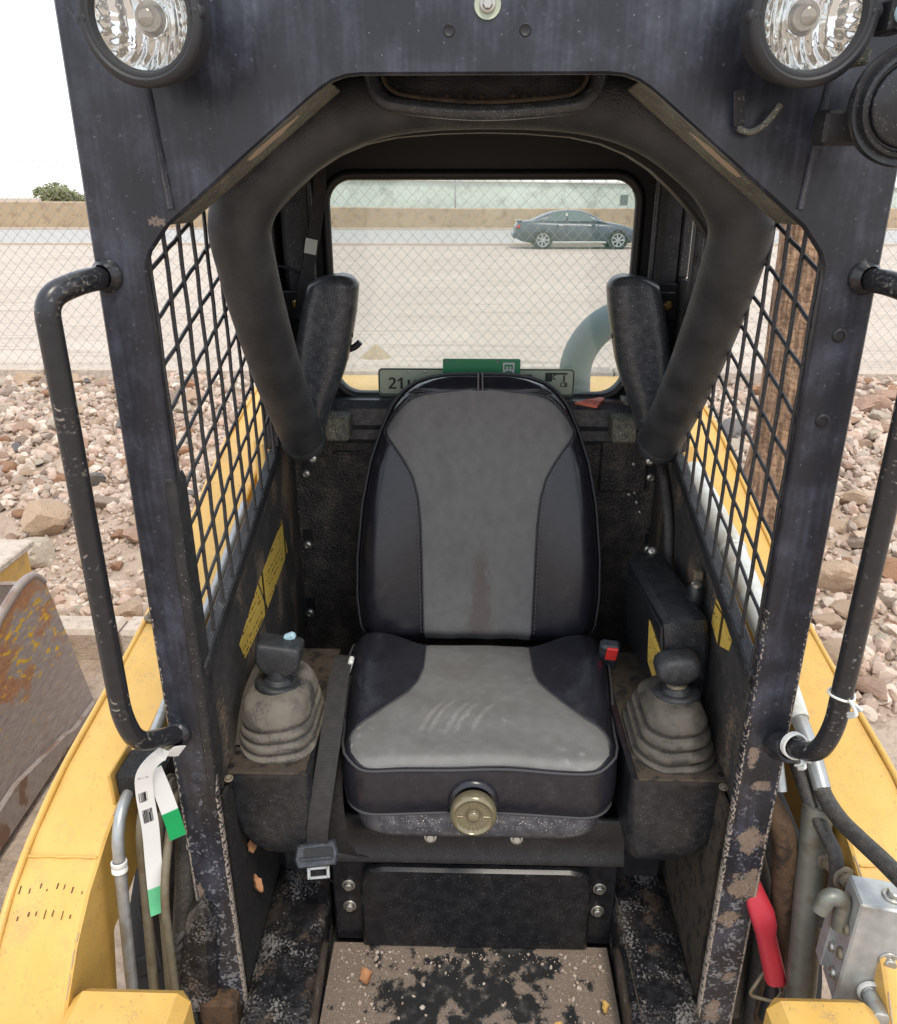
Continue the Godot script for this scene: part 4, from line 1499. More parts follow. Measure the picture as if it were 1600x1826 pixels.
		m.prism(pl, -0.012, 0.0, Transform3D.IDENTITY, 0.003)
		put(m, "cover", M.plastic, A)
		pbox("cover_band", Vector3(0.002, 0.088, 0.002), Vector3(0.084, 0.06, 0.008), 0.002, M.plastic, A)
		round_bolt("screw", face_z(Vector3(0.0, 0.09, 0.006)), 0.0105, M.brass, A)
	# belt hanging behind the left shield
	m = MB.new()
	m.ribbon(curve([Vector3(-0.318, 1.95, -0.735), Vector3(-0.322, 1.87, -0.73), Vector3(-0.333, 1.80, -0.725), Vector3(-0.346, 1.74, -0.72), Vector3(-0.364, 1.66, -0.70), Vector3(-0.372, 1.62, -0.695)], 5), Vector3(1, 0.2, 0.1), 0.026, 0.0012)
	var hb := put(m, "hanging_belt", M.webbing, L)
	pbox("belt_label", Vector3(-0.3452, 1.752, -0.7165), Vector3(0.025, 0.03, 0.001), 0.0, M.label_white, hb, Basis(Vector3(0, 0, 1), -0.2))

	# ledge under the window, rear panel with bolts
	m = MB.new()
	m.box(Vector3(CABX, 1.385, -0.765), Vector3(0.86, 0.07, 0.075), 0.016)
	m.box(Vector3(CABX, 1.34, -0.768), Vector3(0.80, 0.05, 0.05), 0.012)
	var Lg := put(m, "ledge", M.shield, L)
	pbox("ledge_bracket", Vector3(0.36, 1.425, -0.735), Vector3(0.06, 0.012, 0.05), 0.002, M.olive, Lg)
	ptube("wire", curve([Vector3(0.285, 1.424, -0.72), Vector3(0.31, 1.427, -0.715), Vector3(0.335, 1.424, -0.72), Vector3(0.37, 1.43, -0.735)], 5), 0.002, M.hose_brown, Lg, 6)
	m = MB.new()
	m.box(Vector3(CABX, 0.88, -0.772), Vector3(0.885, 0.92, 0.02), 0.003)
	m.box(Vector3(0.35, 1.27, -0.758), Vector3(0.11, 0.14, 0.02), 0.004)
	m.box(Vector3(-0.30, 1.29, -0.760), Vector3(0.06, 0.006, 0.016), 0.002)
	var RP := put(m, "rear_panel", M.back_panel, L)
	for q in [Vector2(-0.399, 1.236), Vector2(-0.407, 1.050), Vector2(-0.414, 0.859), Vector2(0.417, 1.233), Vector2(0.428, 1.047)]:
		pbox("slot", Vector3(q.x + 0.002, q.y + 0.022, -0.7615), Vector3(0.024, 0.04, 0.001), 0.0, M.trim_black, RP)
		round_bolt("bolt", face_z(Vector3(q.x, q.y, -0.7605)), 0.0125, M.bolt, RP)
	for q in [Vector2(0.37, 1.19), Vector2(0.383, 1.195), Vector2(0.39, 1.17), Vector2(0.372, 1.27), Vector2(0.40, 1.145)]:
		round_bolt("small_bolt", face_z(Vector3(q.x, q.y, -0.7475 if q.y > 1.2 else -0.7605)), 0.0055, M.bolt, RP)
	# side walls under the screens
	for s in [-1.0, 1.0]:
		var sp := PackedVector2Array([Vector2(0.05, 0.40), Vector2(0.05, 1.165), Vector2(0.565, 1.345), Vector2(0.785, 1.345), Vector2(0.785, 0.40)])
		m = MB.new()
		var off := 0.0 if s < 0 else 0.004
		m.prism(sp, s * (0.424 + off) if s > 0 else -0.436, s * (0.436 + off) if s > 0 else -0.424, Transform3D(Basis(Vector3(0, 0, -1), Vector3(0, 1, 0), Vector3(1, 0, 0)), Vector3.ZERO), 0.002)
		var w := put(m, "side_wall", M.wall_dusty, L)
		# warning stickers
		var D = func(pts: Array, called: String):
			var mm := MB.new()
			var pp := PackedVector2Array()
			for q in pts:
				pp.append(Vector2(q[0], q[1]))
			var zz := [-0.4235, -0.4230] if s < 0 else [0.4270, 0.4276]
			mm.prism(pp, zz[0], zz[1], Transform3D(Basis(Vector3(0, 0, -1), Vector3(0, 1, 0), Vector3(1, 0, 0)), Vector3.ZERO), 0.0, Rect2(0.2, 1.02, 0.2, 0.16))
			put(mm, called, M.sticker, w)
		if s < 0:
			D.call([[0.372, 1.145], [0.592, 1.186], [0.618, 1.098], [0.418, 1.062]], "warning_sticker")
			D.call([[0.215, 1.098], [0.364, 1.143], [0.410, 1.060], [0.238, 1.055]], "warning_sticker")
		else:
			D.call([[0.242, 1.190], [0.250, 1.137], [0.205, 1.118], [0.150, 1.140], [0.140, 1.178]], "warning_sticker")
	# dark rubber trim strip at the rear of the right wall
	ptube("door_seal", curve([Vector3(0.412, 1.30, -0.66), Vector3(0.414, 1.26, -0.61), Vector3(0.416, 1.20, -0.56), Vector3(0.417, 1.12, -0.53)], 6), 0.011, M.hose, L, 10)


func panel_rows(rows_t: Array, xl: Callable, xr: Callable, surf: Callable, cols: int, puff: float) -> Array:
	# a stitched panel between two side curves, sunk at its left and right seams
	var rows := []
	for t in rows_t:
		var a: float = xl.call(t)
		var b: float = xr.call(t)
		var r := PackedVector3Array()
		for k in cols + 1:
			var u := float(k) / cols
			var x: float = lerp(a, b, u)
			var e: float = min(abs(x - a), abs(b - x))
			var sink := puff * exp(-e / 0.006)
			r.append(surf.call(x, t, sink))
		rows.append(r)
	return rows


func build_seat(L: Node3D):
	var S := node("seat", L, Vector3(CABX, 0, 0))
	# ---- back rest: t runs up the tilted board, x across
	var base := Vector3(0, 0.92, -0.53)
	var up := Vector3(0, 0.9779, -0.2091)
	var outn := Vector3(0, 0.2091, 0.9779)
	var W := [[0.0, 0.235], [0.012, 0.252], [0.035, 0.262], [0.10, 0.268], [0.19, 0.2655], [0.31, 0.2535], [0.40, 0.236], [0.47, 0.2125], [0.523, 0.1885], [0.553, 0.165], [0.571, 0.140], [0.581, 0.112], [0.587, 0.075], [0.589, 0.03]]
	var G := [[0.0, 0.1185], [0.03, 0.1205], [0.20, 0.124], [0.276, 0.1265], [0.33, 0.132], [0.373, 0.143], [0.405, 0.160], [0.43, 0.1765], [0.452, 0.192], [0.470, 0.2045], [0.4705, 0.2035], [0.50, 0.186], [0.525, 0.165], [0.540, 0.146], [0.549, 0.125], [0.555, 0.10], [0.5585, 0.05]]
	var wf := func(t: float) -> float: return lerp_tab(W, t)
	var gf := func(t: float) -> float: return lerp_tab(G, t)
	var surf := func(x: float, t: float, sink: float) -> Vector3:
		var w: float = max(lerp_tab(W, t), 0.02)
		var u: float = clamp(abs(x) / w, 0.0, 1.0)
		# hollow in the middle, raised wings, edges rolled back
		var h := 0.018 * sm(0.35, 0.8, u) * sm(0.5, 0.1, t) - 0.050 * pow(max(0.0, (u - 0.86) / 0.14), 2.0) * 0.7
		h -= 0.014 * pow(sm(0.545, 0.589, t), 2.0)
		h -= 0.022 * pow(sm(0.03, 0.0, t), 2.0)
		h += 0.012 * sin(PI * clamp(t / 0.6, 0, 1))
		if t < 0.05:
			h += 0.003 * sin(x * 70.0) * (1.0 - t / 0.05)
		return base + up * t + Vector3(x, 0, 0) + outn * (h - sink)
	var ts := []
	for i in 60:
		ts.append(0.5585 * i / 59.0)
	var tsw := ts.duplicate()
	for t in [0.563, 0.567, 0.571, 0.575, 0.579, 0.582, 0.585, 0.587, 0.589]:
		tsw.append(t)
	var B := node("back_rest", S)
	# cloth middle
	var rows := panel_rows(ts, func(t): return -gf.call(t), gf, surf, 28, 0.0035)
	var uvs := []
	for i in ts.size():
		var r := PackedVector2Array()
		for k in 29:
			r.append(Vector2(rows[i][k].x / 0.42 + 0.5, ts[i] / 0.56))
		uvs.append(r)
	var m := MB.new()
	m.grid(rows, false, Vector3(0, 1.2, -3), uvs)
	put(m, "cloth_panel", M.cloth_back, B)
	# leather wings and top band
	for s in [-1.0, 1.0]:
		m = MB.new()
		var inner := func(t: float) -> float:
			return s * (lerp_tab(G, t) if t < 0.5585 else 0.0)
		rows = panel_rows(tsw, inner, func(t: float) -> float: return s * lerp_tab(W, t), surf, 16, 0.0035)
		m.grid(rows, false, Vector3(0, 1.2, -3))
		put(m, "leather_wing", M.leather, B)
		# seam threads
		var th := PackedVector3Array()
		for i in range(2, ts.size()):
			var t: float = ts[i]
			th.append(surf.call(s * gf.call(t), t, 0.0012))
		m = MB.new()
		m.tube(th, 0.0016, 6)
		put(m, "seam", M.piping, B)
		th = PackedVector3Array()
		for i in range(2, ts.size()):
			var t: float = ts[i]
			th.append(surf.call(s * (gf.call(t) + 0.006), t, 0.0006))
		m = MB.new()
		for i in range(0, th.size() - 1):
			var d := th[i + 1] - th[i]
			var nst := int(max(1.0, d.length() / 0.005))
			for k in nst:
				m.tube(PackedVector3Array([th[i] + d * (k + 0.15) / nst, th[i] + d * (k + 0.8) / nst]), 0.0007, 4, false)
		put(m, "stitches", M.thread, B)
	# rim, side and back shell
	var edge := []
	for t in tsw:
		edge.append(Vector2(lerp_tab(W, t), t))
	var loop := []
	for p in edge:
		loop.append(p)
	for i in range(edge.size() - 1, -1, -1):
		loop.append(Vector2(-edge[i].x, edge[i].y))
	var rings := []
	for q in [[0.0, 0.0], [0.004, -0.006], [0.004, -0.03], [-0.004, -0.065], [-0.03, -0.085], [-0.10, -0.09]]:
		var r := PackedVector3Array()
		for p in loop:
			var b3: Vector3 = surf.call(p.x, p.y, 0.0)
			var c := Vector2(0, 0.29)
			var d: Vector2 = (p - c).normalized()
			r.append(b3 + Vector3(d.x, 0, 0) * q[0] + up * d.y * q[0] + outn * q[1])
		rings.append(r)
	m = MB.new()
	m.grid(rings, true, base + up * 0.29 - outn * 0.05)
	m.fan(rings[5], -outn)
	put(m, "shell", M.leather, B)
	# double piping all round
	for q in [[0.0035, -0.002], [0.0055, -0.012]]:
		var pr := PackedVector3Array()
		for p in loop:
			var d: Vector2 = (p - Vector2(0, 0.29)).normalized()
			pr.append(surf.call(p.x, p.y, 0.0) + Vector3(d.x, 0, 0) * q[0] + up * d.y * q[0] + outn * q[1])
		pr.append(pr[0])
		m = MB.new()
		m.tube(pr, 0.0026, 6, false)
		put(m, "piping", M.piping, B)
	# double seam over the top edge
	for x in [-0.0045, 0.0045]:
		var sp := PackedVector3Array()
		for i in 12:
			var t: float = lerp(0.5585, 0.589, i / 11.0)
			sp.append(surf.call(x, t, -0.0006))
		for k in 4:
			sp.append(surf.call(x, 0.589, 0.0) + up * 0.004 - outn * (0.012 + 0.012 * k))
		m = MB.new()
		m.tube(sp, 0.0018, 6)
		put(m, "top_seam", M.thread, B)
	# steel hinge uprights
	for s in [-1.0, 1.0]:
		pbox("hinge", Vector3(s * 0.225, 0.90, -0.565), Vector3(0.03, 0.16, 0.05), 0.004, M.zinc, S)

	# ---- cushion
	var C := node("cushion", S)
	var CW := [[0.0, 0.178], [0.002, 0.194], [0.006, 0.206], [0.012, 0.216], [0.02, 0.225], [0.035, 0.235], [0.07, 0.244], [0.12, 0.249], [0.25, 0.262], [0.34, 0.268], [0.38, 0.264], [0.40, 0.252], [0.408, 0.235]]
	var CG := [[0.0, 0.172], [0.002, 0.188], [0.006, 0.200], [0.012, 0.210], [0.02, 0.218], [0.035, 0.228], [0.07, 0.235], [0.085, 0.232], [0.11, 0.214], [0.14, 0.186], [0.17, 0.160], [0.20, 0.138], [0.235, 0.121], [0.28, 0.113], [0.34, 0.112], [0.408, 0.112]]
	# t from the front edge backwards; front at z = -0.10
	var bow := func(x: float) -> float: return -0.006 * cos(x / 0.24 * PI)
	var csurf := func(x: float, t: float, sink: float) -> Vector3:
		var w: float = lerp_tab(CW, t)
		var u: float = clamp(abs(x) / w, 0.0, 1.0)
		var y := 0.938 + 0.010 * sm(0.0, 0.15, t) - 0.010 * pow(sm(0.03, 0.0, t), 2.0)
		y += 0.030 * sm(0.12, 0.30, t) * sm(0.40, 0.85, u)
		y -= 0.028 * pow(max(0.0, (u - 0.88) / 0.12), 2.0) * sm(0.02, 0.14, t) + 0.035 * pow(sm(0.36, 0.41, t), 2.0)
		y -= 0.006 * sm(0.7, 0.0, u) * sm(0.02, 0.1, t)
		y += 0.0015 * sin(x * 34.0 + t * 20.0) + 0.001 * sin(t * 60.0 + x * 11.0)
		return Vector3(x, y - sink, -0.10 - t + bow.call(x))
	var cts := [0.0, 0.001, 0.002, 0.004, 0.006, 0.009, 0.012, 0.016, 0.020, 0.027]
	for i in 45:
		cts.append(0.035 + 0.373 * i / 44.0)
	var cw := func(t: float) -> float: return lerp_tab(CW, t)
	var cg := func(t: float) -> float: return lerp_tab(CG, t)
	rows = panel_rows(cts, func(t): return -cg.call(t), cg, csurf, 32, 0.003)
	uvs = []
	for i in cts.size():
		var r := PackedVector2Array()
		for k in 33:
			r.append(Vector2(rows[i][k].x / 0.48 + 0.5, 1.0 - cts[i] / 0.41))
		uvs.append(r)
	m = MB.new()
	m.grid(rows, false, Vector3(0, -3, -0.3), uvs)
	put(m, "cloth_panel", M.cloth_seat, C)
	for s in [-1.0, 1.0]:
		rows = panel_rows(cts, func(t): return s * cg.call(t), func(t): return s * cw.call(t), csurf, 14, 0.003)
		m = MB.new()
		m.grid(rows, false, Vector3(0, -3, -0.3))
		put(m, "leather_wing", M.leather, C)
		var th := PackedVector3Array()
		for i in range(12, cts.size()):
			th.append(csurf.call(s * cg.call(cts[i]), cts[i], 0.001))
		m = MB.new()
		m.tube(th, 0.0015, 6)
		put(m, "seam", M.piping, C)
	loop = []
	for t in cts:
		loop.append(Vector2(cw.call(t), t))
	for i in range(cts.size() - 1, -1, -1):
		loop.append(Vector2(-cw.call(cts[i]), cts[i]))
	# the front of the outline is a straight run between the two front corners
	var front := []
	for i in range(1, 16):
		front.append(Vector2(lerp(-0.178, 0.178, i / 16.0), 0.0))
	for p in front:
		loop.append(p)
	rings = []
	for q in [[0.0, 0.0], [0.004, -0.006], [0.007, -0.02], [0.010, -0.045], [0.008, -0.072], [0.002, -0.089], [-0.006, -0.095]]:
		var r := PackedVector3Array()
		for p in loop:
			var b3: Vector3 = csurf.call(p.x, p.y, 0.0)
			var d: Vector2 = Vector2(p.x, (p.y - 0.2)).normalized()
			var yy: float = lerp(b3.y, 0.918, clamp(-q[1] / 0.03, 0, 1)) + q[1]
			r.append(Vector3(b3.x + d.x * q[0], yy, b3.z - d.y * q[0]))
		rings.append(r)
	m = MB.new()
	m.grid(rings, true, Vector3(0, 0.87, -0.3))
	put(m, "side_band", M.leather, C)
	for q in [[0.005, -0.004], [0.003, -0.091]]:
		var pr := PackedVector3Array()
		for p in loop:
			var b3: Vector3 = csurf.call(p.x, p.y, 0.0)
			var d: Vector2 = Vector2(p.x, (p.y - 0.2)).normalized()
			var yy: float = b3.y + q[1] if q[1] > -0.05 else 0.918 + q[1]
			pr.append(Vector3(b3.x + d.x * q[0], yy, b3.z - d.y * q[0]))
		pr.append(pr[0])
		m = MB.new()
		m.tube(pr, 0.0027, 6, false)
		put(m, "piping", M.piping, C)
	# moulded pan under the cushion
	rings = []
	for q in [[0.90, 0.828], [0.955, 0.822], [0.96, 0.80], [0.94, 0.768], [0.87, 0.748], [0.75, 0.742]]:
		var r := PackedVector3Array()
		for p in loop:
			r.append(Vector3(p.x * q[0], q[1], lerp(-0.30, -0.10 - p.y, q[0])))
		rings.append(r)
	m = MB.new()
	m.loft(rings)
	put(m, "seat_pan", M.pan, S)
	# weight knob at the front
	var K := node("adjuster_knob", S, Vector3(-CABX + 0.001, 0.853, -0.088))
	K.rotation_degrees.x = -6
	plathe("socket", [Vector2(0.0, -0.012), Vector2(0.046, -0.012), Vector2(0.045, 0.0), Vector2(0.041, 0.006), Vector2(0.036, 0.008)], 36, face_z(Vector3(0, 0.008, -0.004)), M.leather, K)
	plathe("knob", [Vector2(0.038, 0.0), Vector2(0.0405, 0.004), Vector2(0.0410, 0.018), Vector2(0.0385, 0.024), Vector2(0.0345, 0.026), Vector2(0.033, 0.0235), Vector2(0.027, 0.021), Vector2(0.020, 0.0225), Vector2(0.012, 0.019), Vector2(0.0105, 0.026), Vector2(0.008, 0.028), Vector2(0.0, 0.0285)], 40, face_z(Vector3(0, -0.003, 0.0)), M.amber_glass, K)
	for k in 20:
		var a := TAU * k / 20.0
		pbox("rib", Vector3(cos(a) * 0.023, -0.003 + sin(a) * 0.023, 0.0225), Vector3(0.012, 0.0016, 0.0025), 0.0004, M.amber_glass, K, Basis(Vector3(0, 0, 1), a))


func build_controls(L: Node3D):
	for s in [-1.0, 1.0]:
		var cx: float = -0.350 if s < 0 else 0.353
		var J := node("control_lever", L, Vector3(cx, 0, 0))
		# console
		var rings := []
		for q in [[0.930, 0.083, -0.074, -0.46, 0.014], [0.922, 0.085, -0.071, -0.46, 0.016], [0.86, 0.083, -0.071, -0.45, 0.016], [0.80, 0.077, -0.074, -0.44, 0.018], [0.765, 0.067, -0.080, -0.43, 0.020], [0.740, 0.053, -0.090, -0.42, 0.022], [0.722, 0.036, -0.105, -0.40, 0.02], [0.715, 0.016, -0.13, -0.36, 0.012]]:
			var r := PackedVector3Array()
			var hz: float = (q[2] - q[3]) / 2.0
			for p in round_rect(0, (q[2] + q[3]) / 2.0, q[1], hz, min(q[4], q[1] * 0.9), 5):
				r.append(Vector3(p.x - s * (0.085 - q[1]) * 0.55, q[0], p.y))
			rings.append(r)
		var m := MB.new()
		m.loft(rings)
		if s < 0:
			for i in m.v.size():
				m.v[i] = Vector3(m.v[i].x * 0.86 - 0.004, m.v[i].y, m.v[i].z)
		put(m, "console", M.plastic, J)
		pbox("console_plate", Vector3(s * 0.006, 0.9325, -0.27), Vector3(0.16 if s > 0 else 0.136, 0.006, 0.40), 0.002, M.felt, J)
		# gaiter
		rings = []
		var prof := [[0.934, 1.06], [0.938, 1.07], [0.941, 1.06], [0.943, 0.95], [0.945, 0.93], [0.947, 0.935], [0.950, 1.01], [0.952, 1.025], [0.956, 1.02], [0.960, 0.995], [0.962, 0.90], [0.964, 0.885], [0.966, 0.89], [0.969, 0.965], [0.971, 0.98], [0.975, 0.975], [0.979, 0.95], [0.981, 0.855], [0.983, 0.84], [0.985, 0.845], [0.988, 0.915], [0.990, 0.93], [0.995, 0.92], [1.002, 0.89], [1.008, 0.86], [1.014, 0.82], [1.020, 0.75], [1.024, 0.62], [1.026, 0.45], [1.027, 0.1]]
		if s > 0:
			prof = [[0.934, 1.08], [0.938, 1.10], [0.942, 1.09], [0.944, 0.97], [0.946, 0.95], [0.948, 0.955], [0.951, 1.03], [0.954, 1.045], [0.959, 1.03], [0.963, 0.99], [0.965, 0.88], [0.967, 0.865], [0.969, 0.87], [0.972, 0.94], [0.975, 0.95], [0.980, 0.93], [0.984, 0.885], [0.986, 0.78], [0.988, 0.765], [0.990, 0.77], [0.993, 0.83], [0.997, 0.83], [1.004, 0.79], [1.011, 0.70], [1.017, 0.65], [1.022, 0.56], [1.024, 0.40], [1.025, 0.1]]
		for q in prof:
			var r := PackedVector3Array()
			var sc: float = q[1]
			var up: float = (q[0] - 0.934) / 0.104
			for p in round_rect(0, -0.185 + 0.012 * up, 0.0645 * sc, 0.098 * pow(sc, 0.9), 0.055 * sc, 9):
				var wob := 0.0012 * sin(p.y * 90.0 + q[0] * 300.0)
				r.append(Vector3(p.x + wob, 0.934 + (q[0] - 0.934) * (1.2 if s < 0 else 1.15) + 0.002 * sin(p.x * 60.0), p.y - (0.012 if s < 0 else 0.004)))
			rings.append(r)
		m = MB.new()
		m.loft(rings, false, true)
		put(m, "gaiter", M.boot if s > 0 else M.boot_left, J)
		var lean := Vector3(-s * 0.06 if s > 0 else 0.10, 1.0, -0.10).normalized()
		var foot := Vector3(0.0 if s < 0 else 0.006, 1.036 if s < 0 else 1.028, -0.180)
		plathe("collar", [Vector2(0.0, 0.0), Vector2(0.038, 0.0), Vector2(0.0415, 0.004), Vector2(0.0415, 0.009), Vector2(0.037, 0.013), Vector2(0.027, 0.012), Vector2(0.024, 0.017), Vector2(0.021, 0.021), Vector2(0.0, 0.021)], 36, axis_to(foot, lean), M.rubber, J)
		if s < 0:
			plathe("stem", [Vector2(0.0225, 0.0), Vector2(0.0225, 0.028), Vector2(0.0205, 0.034), Vector2(0.0215, 0.05), Vector2(0.0, 0.05)], 24, axis_to(foot + lean * 0.015, lean), M.rubber, J)
		else:
			plathe("stem", [Vector2(0.018, 0.0), Vector2(0.0185, 0.008), Vector2(0.015, 0.011), Vector2(0.0165, 0.016), Vector2(0.013, 0.022), Vector2(0.0135, 0.034), Vector2(0.0, 0.034)], 24, axis_to(foot + lean * 0.015, lean), M.zinc_dirty, J)
		# grip
		rings = []
		var gp := [[0.0, 0.020, 0.019, 0.018], [0.007, 0.0225, 0.020, 0.014], [0.015, 0.031, 0.022, 0.009], [0.022, 0.0350, 0.024, 0.008], [0.036, 0.0390, 0.026, 0.007], [0.052, 0.0395, 0.026, 0.007], [0.060, 0.0390, 0.0245, 0.007], [0.064, 0.0365, 0.022, 0.007], [0.0655, 0.029, 0.016, 0.006], [0.066, 0.012, 0.006, 0.004]]
		if s > 0:
			gp = [[0.0, 0.013, 0.013, 0.013], [0.005, 0.021, 0.018, 0.017], [0.012, 0.029, 0.0235, 0.016], [0.022, 0.0365, 0.027, 0.015], [0.034, 0.0390, 0.028, 0.015], [0.044, 0.0375, 0.026, 0.015], [0.051, 0.033, 0.0215, 0.014], [0.055, 0.024, 0.014, 0.010], [0.056, 0.010, 0.006, 0.005]]
		var gx := axis_to(foot + lean * (0.024 if s < 0 else 0.026), lean)
		var tw := Basis(lean, 0.0) * Basis(Vector3(0, 0, 1), -0.14 if s < 0 else 0.12)
		for q in gp:
			var r := PackedVector3Array()
			for p in round_rect(0, 0, q[1], q[2], min(q[3], min(q[1], q[2]) * 0.98), 6):
				r.append(gx.origin + lean * q[0] + tw * Vector3(p.x, 0, p.y))
			rings.append(r)
		m = MB.new()
		m.loft(rings)
		put(m, "grip", M.rubber, J)
		if s < 0:
			pbox("rocker_button", gx.origin + lean * 0.066 + Vector3(0.014, 0.0, -0.012), Vector3(0.022, 0.014, 0.014), 0.004, M.blue_knob, J, Basis(Vector3(0, 0, 1), 0.4))
		hex_bolt("bolt", axis_to(Vector3(s * 0.064, 0.935, -0.055), Vector3(0, 1, 0.2)), 0.005, M.zinc_dirty, J)
		for q in [Vector3(s * 0.066, 0.9362, -0.12), Vector3(s * 0.068, 0.9362, -0.085)]:
			plathe("hole", [Vector2(0.0, 0.0003), Vector2(0.0055, 0.0003), Vector2(0.006, -0.0015)], 14, Transform3D(Basis.IDENTITY, q), M.trim_black, J)
	# folded rubber flap behind the left lever
	var m := MB.new()
	m.ribbon(curve([Vector3(-0.408, 0.945, -0.13), Vector3(-0.406, 0.985, -0.17), Vector3(-0.398, 1.02, -0.23), Vector3(-0.380, 1.04, -0.29), Vector3(-0.35, 1.045, -0.33)], 6), Vector3(1, 0.25, 0.35), 0.045, 0.0012)
	put(m, "rubber_flap", M.boot, L)
	# white plug on the seat belt retractor loop
	var Bt := node("seat_belt", L)
	m = MB.new()
	m.ribbon(curve([Vector3(-0.262, 0.93, -0.42), Vector3(-0.260, 0.985, -0.36), Vector3(-0.258, 0.988, -0.27), Vector3(-0.256, 0.955, -0.17), Vector3(-0.262, 0.89, -0.09), Vector3(-0.272, 0.82, -0.07), Vector3(-0.278, 0.772, -0.078)], 7), Vector3(1, 0, 0.10), 0.038, 0.0013)
	put(m, "webbing", M.webbing, Bt)
	m = MB.new()
	m.ribbon(curve([Vector3(-0.262, 0.90, -0.40), Vector3(-0.266, 0.955, -0.33), Vector3(-0.266, 0.90, -0.22), Vector3(-0.262, 0.82, -0.15), Vector3(-0.252, 0.75, -0.13), Vector3(-0.238, 0.69, -0.14), Vector3(-0.22, 0.655, -0.17)], 7), Vector3(1, 0, 0.25), 0.046, 0.0013)
	put(m, "lower_webbing", M.webbing_brown, Bt)
	var T := node("tongue", Bt, Vector3(-0.279, 0.762, -0.072))
	T.rotation_degrees = Vector3(-28, 5, 2)
	var tp := [Vector2(-0.034, 0.012), Vector2(0.034, 0.018), Vector2(0.039, -0.004), Vector2(0.034, -0.026), Vector2(-0.034, -0.028), Vector2(-0.039, -0.012)]
	m = MB.new()
	m.prism(PackedVector2Array(tp), -0.004, 0.006, Transform3D.IDENTITY, 0.003)
	for w in []:
		pass
	put(m, "body", M.buckle, T)
	m = MB.new()
	m.prism(round_rect(0.004, -0.004, 0.026, 0.011, 0.005, 4), 0.0065, 0.008, Transform3D.IDENTITY, 0.0)
	put(m, "recess", M.trim_black, T)
	m = MB.new()
	m.box(Vector3(0.0, -0.011, 0.009), Vector3(0.058, 0.005, 0.004), 0.0015)
	put(m, "bar", M.buckle, T)
	m = MB.new()
	m.box(Vector3(0.002, -0.046, 0.0), Vector3(0.036, 0.005, 0.004), 0.001)
	m.box(Vector3(0.002, -0.030, 0.0), Vector3(0.036, 0.005, 0.004), 0.001)
	m.box(Vector3(-0.015, -0.038, 0.0), Vector3(0.006, 0.021, 0.004), 0.001)
	m.box(Vector3(0.019, -0.038, 0.0), Vector3(0.006, 0.021, 0.004), 0.001)
	put(m, "latch_plate", M.zinc, T)
	pbox("guide", Vector3(-0.245, 0.985, -0.33), Vector3(0.010, 0.030, 0.022), 0.003, M.white_plastic, Bt, Basis(Vector3(0, 0, 1), -0.3))
	# receiving buckle with its red button
	var Q := node("belt_buckle", L, Vector3(0.280, 0.985, -0.40))
	Q.rotation_degrees = Vector3(18, -6, -4)
	pbox("case", Vector3(0, -0.022, 0), Vector3(0.040, 0.085, 0.026), 0.006, M.buckle, Q)
	pbox("release_button", Vector3(0.004, 0.002, 0.0135), Vector3(0.023, 0.034, 0.006), 0.0015, M.red_button, Q)
	pbox("stalk", Vector3(-0.004, -0.10, 0), Vector3(0.026, 0.11, 0.008), 0.002, M.trim_black, Q)
	# document case on the right wall
	var D := node("manual_case", L, Vector3(0.380, 1.062, -0.365))
	D.rotation_degrees = Vector3(0, 3, 5)
	m = MB.new()
	var cp := PackedVector2Array([Vector2(-0.14, -0.12), Vector2(0.14, -0.12), Vector2(0.15, -0.10), Vector2(0.15, 0.075), Vector2(0.14, 0.09), Vector2(-0.12, 0.095), Vector2(-0.135, 0.088), Vector2(-0.15, 0.05), Vector2(-0.15, -0.10)])
	m.prism(cp, -0.042, 0.036, Transform3D(Basis(Vector3(0, 0, -1), Vector3(0, 1, 0), Vector3(1, 0, 0)), Vector3.ZERO), 0.010)
	put(m, "case", M.plastic, D)
	m = MB.new()
	m.prism(PackedVector2Array([Vector2(-0.135, -0.10), Vector2(0.135, -0.10), Vector2(0.135, 0.055), Vector2(0.04, 0.075), Vector2(-0.125, 0.075)]), -0.046, -0.040, Transform3D(Basis(Vector3(0, 0, -1), Vector3(0, 1, 0), Vector3(1, 0, 0)), Vector3.ZERO), 0.003)
	put(m, "lid", M.plastic, D)
	m = MB.new()
	m.prism(PackedVector2Array([Vector2(-0.130, 0.025), Vector2(-0.05, 0.05), Vector2(-0.04, -0.05), Vector2(-0.12, -0.075)]), -0.0472, -0.0466, Transform3D(Basis(Vector3(0, 0, -1), Vector3(0, 1, 0), Vector3(1, 0, 0)), Vector3.ZERO), 0.0, Rect2(-0.13, -0.075, 0.09, 0.125))
	put(m, "warning_sticker", M.sticker, D)
	m = MB.new()
	m.box(Vector3(0.012, 0.04, 0.1505), Vector3(0.018, 0.0015, 0.001))
	m.box(Vector3(0.003, 0.02, 0.1505), Vector3(0.0015, 0.04, 0.001))
	m.box(Vector3(0.010, 0.024, 0.1505), Vector3(0.014, 0.0015, 0.001))
	put(m, "moulded_mark", M.rubber, D)
	round_bolt("bolt", axis_to(Vector3(0.012, 0.092, -0.150), Vector3(0, 0.6, 1)), 0.010, M.bolt, D)
	# power socket
	var P := node("power_socket", L, Vector3(0.408, 1.135, -0.30))
	plathe("body", [Vector2(0.0, 0.0), Vector2(0.013, 0.0), Vector2(0.0145, 0.003), Vector2(0.0145, 0.046), Vector2(0.0125, 0.049), Vector2(0.0, 0.049)], 22, Transform3D.IDENTITY, M.plastic, P)
	plathe("cap", [Vector2(0.010, 0.0), Vector2(0.010, 0.006), Vector2(0.006, 0.009), Vector2(0.0, 0.009)], 12, Transform3D(Basis.IDENTITY, Vector3(0, 0.049, 0)), M.bolt, P)
